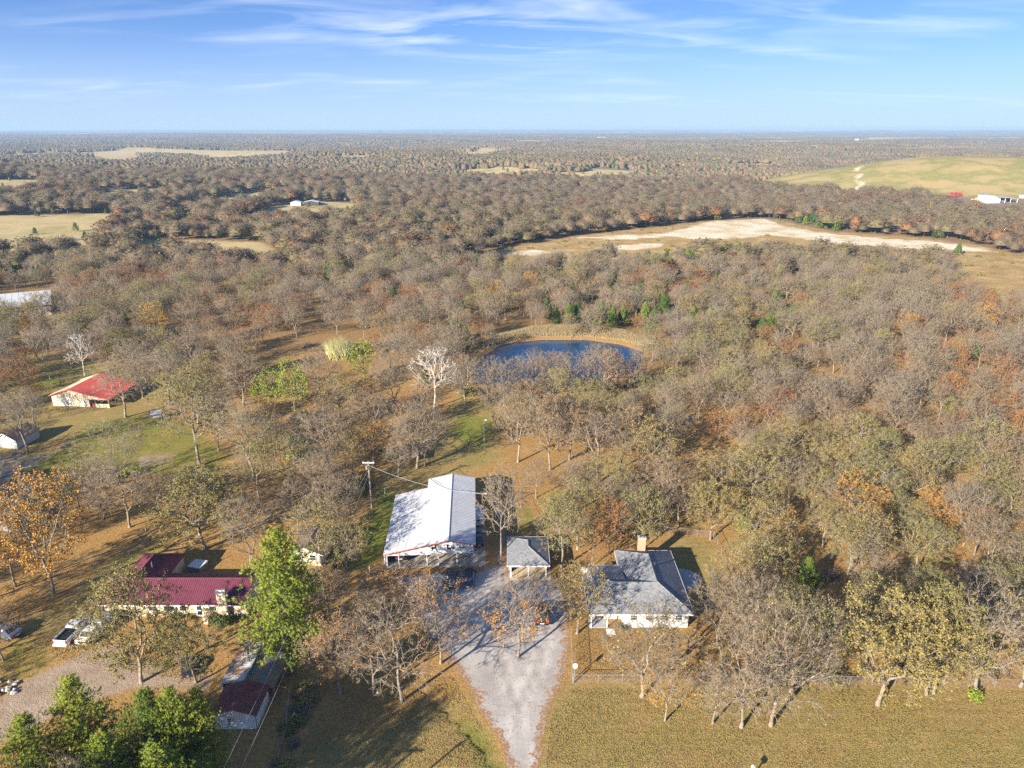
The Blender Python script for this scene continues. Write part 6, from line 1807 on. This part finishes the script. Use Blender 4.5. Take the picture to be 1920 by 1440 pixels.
# pole whose shadow falls on the front lawn
tip_ = P(869, 1389); k_ = 8.6 / math.tan(SUN_EL)
o = empty("lawn_pole", (tip_[0] - k_ * math.sin(SHADOW_AZ), tip_[1] - k_ * math.cos(SHADOW_AZ), 0), 0, 'pole below the photograph whose shadow crosses the front lawn', 'pole')
MB().tube([(0, 0, -.2), (0, 0, 8.6)], [.15, .11], 8).build("post", B_POLE, o); MB().box(-.3, .3, -.05, .05, 8.2, 8.35).build("bracket", B_POLE, o)
for (u, v), lab, h_ in (((722, 926), 'short white pipe in the dark grass behind the workshop', 1.0), ((693, 1073), 'short white pipe on the leaves left of the workshop front', .9), ((54 + 40, 712), 'short white pipe on the grass behind the red barn', 1.0), ((722, 1060), 'thin white pole against the left front corner of the workshop', 1.9)):
    x, y = P(u, v); mb = MB().tube([(0, 0, -.1), (0, 0, h_)], .06, 8).tube([(0, 0, h_), (0, 0, h_ + .14)], .11, 8)
    tag(link("standpipe", mb.mesh("standpipe", B_TRIMW), None, (x, y, 0)), lab, 'pipe')

# ------------------------------------------------------------------ chain-link fences
mm_, t, b = mat("chain link mesh")
tr = N(t, 'ShaderNodeBsdfTransparent'); mx = N(t, 'ShaderNodeMixShader'); b.inputs['Base Color'].default_value = (.32, .31, .30, 1); b.inputs['Roughness'].default_value = .6
wv1 = N(t, 'ShaderNodeTexWave', wave_type='BANDS', bands_direction='DIAGONAL'); wv1.inputs['Scale'].default_value = 3.0
t.links.new(objpos(t), wv1.inputs['Vector'])
t.links.new(maprange(t, wv1.outputs['Fac'], .70, .95, .03, .28), mx.inputs[0])
t.links.new(tr.outputs[0], mx.inputs[1]); t.links.new(b.outputs[0], mx.inputs[2]); t.links.new(mx.outputs[0], t.nodes['Material Output'].inputs[0])
B_MESH = mm_
def fence(pts, label, h_=1.25, gap=3.0):
    o = empty("chain_link_fence", (*pts[0], 0), 0, label, 'fence'); ox, oy = pts[0]
    L = [Vector((p[0] - ox, p[1] - oy, 0)) for p in pts]
    for i in range(len(L) - 1):
        a, c = L[i], L[i + 1]; n = max(1, round((c - a).length / gap))
        for j in range(n + (i == len(L) - 2)):
            p = a.lerp(c, j / n); MB().tube([p, p + Vector((0, 0, h_ + .05))], .035 if 0 < j < n else .05, 6).build("post", B_GALV, o)
        MB().tube([a + Vector((0, 0, h_)), c + Vector((0, 0, h_))], .026, 6).build("top_rail", B_GALV, o)
        MB().add([a, c, c + Vector((0, 0, h_ - .05)), a + Vector((0, 0, h_ - .05))], [(0, 1, 2, 3)]).build("mesh", B_MESH, o)
fence([P(1070, 1163), P(1073.5, 1281)], 'chain-link fence along the gravel drive beside the grey house', 1.5)
fence([(P(1073.5, 1281)[0] + .12, P(1073.5, 1281)[1]), P(1350, 1281), P(1550, 1283), P(1720, 1287), P(1960, 1291)], 'long chain-link fence between the lawn and the yard of the grey house', 1.25)
fence([P(1215, 996), P(1338, 1009), P(1352, 1040), P(1368, 1078)], 'chain-link fence round the back lawn of the grey house', 1.2)
x, y = P(1077, 1273)
o = empty("satellite_dish", (x, y, 0), R(20), 'white satellite dish on a post at the front fence corner', 'dish')
MB().tube([(0, 0, 0), (0, 0, 1.9)], .06, 8).build("mast", B_GALV, o)
def dish_on(o, c, r, d):
    d = Vector(d).normalized(); a = d.orthogonal().normalized(); bb = d.cross(a); mb = MB(); n = 20; vs = [Vector(c) - d * r * .25]; fs = []
    for k, f in ((1, .55), (2, 1.0)):
        for i in range(n): th = 2 * PI * i / n; vs.append(Vector(c) + (a * math.cos(th) + bb * math.sin(th)) * r * f - d * r * .25 * (1 - f * f))
    for i in range(n):
        j = (i + 1) % n; fs.append((0, 1 + i, 1 + j)); fs.append((1 + i, 1 + n + i, 1 + n + j, 1 + j))
    mb.add(vs, fs); q = mb.build("reflector", B_TRIMW, o); sm_ = q.modifiers.new("solid", 'SOLIDIFY'); sm_.thickness = .03
    MB().tube([Vector(c) - d * r * .2, Vector(c) + d * r * .8 + Vector((0, 0, -.1))], .02, 6).build("feed_arm", B_GALV, o)
dish_on(o, (0, -.1, 2.05), .30, (-.2, -1, .55))
x, y = P(1094, 1090)
o = empty("big_satellite_dish", (x, y, 0), R(0), 'larger white satellite dish at the left corner of the grey house', 'dish')
MB().tube([(0, 0, 0), (0, 0, 1.7)], .08, 8).build("mast", B_GALV, o); dish_on(o, (0, -.1, 2.0), .5, (.1, -1, .8))
x, y = P(1411, 1456)
o = empty("mailbox", (x, y, 0), R(15), 'white mailbox on a post at the bottom edge of the lawn', 'mailbox')
MB().box(-.06, .06, -.06, .06, 0, 1.0).build("post", B_WOOD, o); MB().prism([(-.14, 0 + 1.0), (.14, 1.0), (.14, 1.22), (.08, 1.32), (-.08, 1.32), (-.14, 1.22)], -.28, .28).build("box", B_TRIMW, o)

# ------------------------------------------------------------------ bushes, brush and reeds
def bush_mesh(seed, n=520, size=.10, lm=None, tw=40):
    rng = np.random.RandomState(seed); tm = TM()
    u = rng.normal(size=(n, 3)); u /= np.linalg.norm(u, axis=1)[:, None]; u[:, 2] = np.abs(u[:, 2])
    lob = 1 + .2 * np.sin(u[:, 0] * 6 + seed) * np.cos(u[:, 1] * 5)
    C = u * (rng.rand(n) ** .4 * lob)[:, None]
    q_ = rng.normal(size=(tw, 3)); q_[:, 2] = np.abs(q_[:, 2]) * 1.2; q_ /= np.linalg.norm(q_, axis=1)[:, None]
    tm.spikes(q_ * np.array((.45, .45, 0)), q_ * rng.uniform(.7, 1.15, tw)[:, None], .016, 0); tm.cards(C, size, 1, rng)
    return mk_mesh("bush", *tm.get()[:2], [M_TWIG, lm or L_BUSH], tm.get()[2])
BUSH = [bush_mesh(1), bush_mesh(2)]; BUSHY = bush_mesh(3, lm=L_OLIVE); BUSHD = bush_mesh(4, 130, .06, L_TAN, 260); BUSHG = bush_mesh(5, lm=L_GREEN)
def bush(u, v, rx, rz_, me, label, grp=None):
    x, y = P(u, v); o = link("bush", me, None, (x, y, 0)); o.scale = (rx, rx * .9, rz_); o.rotation_euler = (0, 0, u * .7); tag(o, label, 'bush', grp)
bush(408, 1166, 1.1, 1.0, BUSH[0], 'green bush right of the porch pier of the maroon roofed house'); bush(420, 1168, 1.2, 1.0, BUSH[1], 'green bush nearest the stone chimney'); bush(434, 1166, 1.1, 1.1, BUSH[0], 'green bush at the pine end of the maroon roofed house')
bush(338, 1155, .9, .9, BUSH[1], 'green bush left of the porch door of the maroon roofed house'); bush(322, 1158, 1.0, .8, BUSHY, 'olive bush under the front windows of the maroon roofed house'); bush(357, 1157, .8, .8, BUSHY, 'small olive bush beside the front door of the maroon roofed house')
bush(1172, 1175, .9, .8, BUSH[0], 'rounded green bush in front of the white house wall by the wide bare tree'); bush(1238, 1176, .9, .8, BUSH[1], 'rounded green bush right of the wide bare tree at the house wall')
bush(1828, 1308, 1.0, 1.2, BUSHG, 'green ivy bush round the foot of the pale lawn edge oak'); bush(248, 888, 2.2, 1.4, BUSHG, 'large green bush on the lawn below the red barn'); bush(228, 895, 1.5, 1.0, BUSHG, 'lower green bush beside the large one below the red barn'); bush(120, 838, 1.6, .8, BUSHD, 'dry brown bush right of the small white shed')
bush(1213, 655, 2.0, 1.8, BUSHY, 'yellow green bush at the right tip of the pond')
# brush along the hedge line left of the workshop and by the shed
rb = random.Random(4); bl = [[], []]
for a, c, n in (((640, 1070), (690, 950), 16), ((520, 1440), (585, 1290), 22), ((700, 910), (640, 930), 14), ((1420, 1270), (1900, 1262), 46), ((1520, 1180), (1900, 1150), 30), ((1480, 1120), (1560, 1080), 14), ((855, 740), (990, 735), 20), ((990, 735), (1220, 720), 34), ((1240, 640), (1420, 640), 22), ((560, 650), (880, 660), 40), ((720, 850), (640, 820), 18), ((560, 860), (560, 780), 12)):
    for i in range(n):
        f = rb.random(); u = a[0] + (c[0] - a[0]) * f + rb.uniform(-14, 14); v = a[1] + (c[1] - a[1]) * f + rb.uniform(-7, 7); x, y = P(u, v)
        s_ = rb.uniform(.6, 1.5) * (1.0 if v > 900 else 1.5); bl[rb.random() < .3].append((x, y, hz(x, y), rb.uniform(0, 6), s_, s_ * rb.uniform(.6, 1.0)))
for i in range(900):
    u = rb.uniform(890, 1920); v = rb.uniform(408, 580); x, y = PT(u, v)
    if poly_sd(QUARRY, np.array([x]), np.array([y]))[0] > 3 and max(poly_sd(p, np.array([x]), np.array([y]))[0] for p in SANDY) < -2 or (poly_sd(RUSTFIELD, np.array([x]), np.array([y]))[0] > 3 and i % 3 == 0):
        s_ = rb.uniform(.7, 2.2); bl[rb.random() < .4].append((x, y, hz(x, y), rb.uniform(0, 6), s_, s_ * rb.uniform(.5, .9)))
gn_scatter("undergrowth", [(BUSHD, bl[0]), (BUSHY, bl[1])], 'low dry brush along the fence lines and under the trees', 'undergrowth')
def blades(name, region_, n, h0, h1, m, label, cat, wid=.06, seed=3):
    rng = np.random.RandomState(seed); lo, hi = region_.min(0), region_.max(0)
    X = rng.uniform(lo[0], hi[0], n * 4); Y = rng.uniform(lo[1], hi[1], n * 4); k = np.where(poly_sd(region_, X, Y) > -.3)[0][:n]
    A = np.stack([X[k], Y[k], height(X[k], Y[k])], 1); d = rng.normal(size=A.shape) * .22; d[:, 2] = 1; d *= rng.uniform(h0, h1, len(k))[:, None]
    tm = TM(); tm.spikes(A, A + d, wid, 0); V_, F_, M_ = tm.get()
    return tag(link(name, mk_mesh(name, V_, F_, [m])), label, cat, kind='stuff')
blades("dry_reeds", DAMW, 24000, .6, 1.4, L_REED, 'tall straw coloured reeds along the far bank of the pond', 'reeds', .05)
bam = polyw([(612, 662), (640, 655), (662, 662), (650, 675), (622, 676)])
blades("bamboo_clump", bam, 900, 2.5, 5.5, leaf_mat("pale bamboo", [(.2, (.38, .36, .14)), (.5, (.5, .46, .2)), (.8, (.3, .34, .1))]), 'pale yellow bamboo clump left of the pond', 'bamboo', .09, 5)
# rock heap at the edge of the dirt track
x, y = P(8, 1293)
rk = empty("rubble_heap", (x, y, 0), 0, 'grey rubble heap beside the dirt track at the picture edge', 'rubble'); rr = random.Random(8); B_ROCK = plain("rubble stone", (.46, .43, .41), .9, .25, 3)
for i in range(46):
    bm = bmesh.new(); bmesh.ops.create_icosphere(bm, subdivisions=1, radius=1)
    for v in bm.verts: v.co *= rr.uniform(.75, 1.2)
    me = bpy.data.meshes.new("stone"); bm.to_mesh(me); bm.free(); me.materials.append(B_ROCK)
    a_ = rr.uniform(0, 6.28); d_ = rr.random() ** .6; s_ = rr.uniform(.18, .42); q = link("stone", me, rk, (math.cos(a_) * d_ * 3.2 - 1.0, math.sin(a_) * d_ * 1.7, max(.08, .55 * (1 - d_)) * rr.uniform(.5, 1))); q.scale = (s_, s_ * rr.uniform(.7, 1), s_ * .7)
# fallen limb and litter near the shed
def limb(pts, r0, label, name="fallen_branch"):
    w_ = [(*P(u, v), z) for u, v, z in pts]; n = len(w_)
    mb = MB().tube(w_, [r0 * (1 - .75 * i / (n - 1)) for i in range(n)], 6); rr = random.Random(int(pts[0][0]))
    for i in range(1, n):
        for _ in range(3):
            p = Vector(w_[i]); d = Vector((rr.uniform(-1, 1), rr.uniform(-1, 1), rr.uniform(0, .8))) * rr.uniform(.5, 1.3); mb.tube([p, p + d * .5 + Vector((0, 0, .1)), p + d], [r0 * .35, r0 * .25, r0 * .1], 4)
    tag(mb.build(name, M_BARK), label, 'branch')
limb([(520, 1435, .1), (526, 1400, .2), (538, 1370, .5), (540, 1345, 1.4), (546, 1322, 2.2)], .13, 'pale dead sapling leaning in the brush right of the brown roofed shed')
limb([(500, 1310, .3), (520, 1318, .5), (535, 1330, .7)], .08, 'dead branch lying against the wall of the brown roofed shed')
x, y = P(553, 1343)
bm = bmesh.new(); bmesh.ops.create_icosphere(bm, subdivisions=2, radius=.35); rr = random.Random(3)
for v in bm.verts: v.co *= rr.uniform(.6, 1.25); v.co.z *= .6
me = bpy.data.meshes.new("plastic_bag"); bm.to_mesh(me); bm.free(); me.materials.append(plain("pale plastic", (.62, .66, .72), .4))
tag(link("plastic_bag", me, None, (x, y, .15)), 'pale crumpled plastic sheet in the brush right of the brown roofed shed', 'litter')
# stone ring by the white shed
x, y = P(33, 852)
o = empty("fire_ring", (x, y, 0), 0, 'pale stone fire ring in front of the small white shed', 'fire ring')
for i in range(12):
    a_ = 2 * PI * i / 12; MB().box(-.2, .2, -.12, .12, 0, .25).build("stone", B_ROCK, o); q = o.children[-1]; q.location = (math.cos(a_) * 1.1, math.sin(a_) * 1.1, 0); q.rotation_euler = (0, 0, a_ + PI / 2)

# fallen leaves lying on the grass and gravel, and tufts of dry grass
def flat_leaves(name, polys, n, size, m, label, cat, seed):
    rng = np.random.RandomState(seed); tm = TM()
    for poly, share in polys:
        k = int(n * share); lo, hi = poly.min(0), poly.max(0); X = rng.uniform(lo[0], hi[0], k * 3); Y = rng.uniform(lo[1], hi[1], k * 3)
        keep = (poly_sd(poly, X, Y) > 0) & (wob(X, Y, 2.3, 1.0) + .8 * rng.normal(size=X.size) > .1); i_ = np.where(keep)[0][:k]
        C = np.stack([X[i_], Y[i_], height(X[i_], Y[i_]) + .03 + .03 * rng.rand(len(i_))], 1); tm.cards(C, size, 0, rng, up=2.5)
    V_, F_, M_ = tm.get(); return tag(link(name, mk_mesh(name, V_, F_, [m])), label, cat, kind='stuff')
LAWN = polyw([(1075, 1290), (1960, 1296), (1960, 1460), (1020, 1460), (1032, 1345)]); YARD = polyw([(1080, 1175), (1330, 1180), (1480, 1272), (1080, 1275)]); FRONT = polyw([(600, 1250), (850, 1270), (940, 1440), (560, 1440)])
LEFT = polyw([(20, 1180), (250, 1180), (420, 1190), (380, 1280), (120, 1240)]); DRV = polyw([(760, 1095), (1060, 1100), (1060, 1260), (1010, 1440), (955, 1440), (880, 1290)]); BACK = polyw([(930, 860), (1240, 870), (1240, 960), (940, 960)]); SIDE = polyw([(560, 1080), (720, 1075), (760, 1150), (620, 1230)])
L_FALL = leaf_mat("fallen oak leaf", [(.2, (.26, .13, .05)), (.5, (.42, .22, .08)), (.8, (.52, .33, .14))])
flat_leaves("fallen_leaves", ((LAWN, .30), (YARD, .20), (FRONT, .14), (LEFT, .10), (DRV, .05), (BACK, .12), (SIDE, .09)), 52000, .048, L_FALL, 'brown oak leaves lying on the lawns and the gravel', 'leaves', 3)
L_TUFT = leaf_mat("dry grass tuft", [(.2, (.24, .20, .07)), (.5, (.37, .29, .105)), (.8, (.48, .37, .15))])
def tufts(name, polys, n, m, label, seed):
    rng = np.random.RandomState(seed); tm = TM()
    for poly, share in polys:
        k = int(n * share); lo, hi = poly.min(0), poly.max(0); X = rng.uniform(lo[0], hi[0], k * 3); Y = rng.uniform(lo[1], hi[1], k * 3)
        i_ = np.where((poly_sd(poly, X, Y) > 0) & (wob(X, Y, 3.1, 5.0) + .7 * rng.normal(size=X.size) > 0))[0][:k]
        A = np.stack([X[i_], Y[i_], height(X[i_], Y[i_])], 1); d = rng.normal(size=A.shape) * .6; d[:, 2] = 1; tm.spikes(A, A + d * rng.uniform(.03, .11, len(i_))[:, None], .05, 0)
    V_, F_, M_ = tm.get(); return tag(link(name, mk_mesh(name, V_, F_, [m])), label, 'grass', kind='stuff')
tufts("grass_tufts", ((LAWN, .55), (FRONT, .2), (LEFT, .1), (YARD, .15)), 60000, L_TUFT, 'short dry grass tufts over the lawns', 7)

# ------------------------------------------------------------------ the air between
hm = bpy.data.materials.new("haze"); hm.use_nodes = True
t = hm.node_tree; t.nodes.clear()
pv = N(t, 'ShaderNodeVolumePrincipled'); ho = N(t, 'ShaderNodeOutputMaterial')
pv.inputs['Color'].default_value = (0.48, 0.72, 1.0, 1); pv.inputs['Density'].default_value = 1.1e-4; pv.inputs['Anisotropy'].default_value = 0.0
t.links.new(pv.outputs[0], ho.inputs['Volume'])
hb = MB().box(-30000, 30000, -600, 30000, -40, 78)
tag(hb.build("haze", hm), kind='stuff')
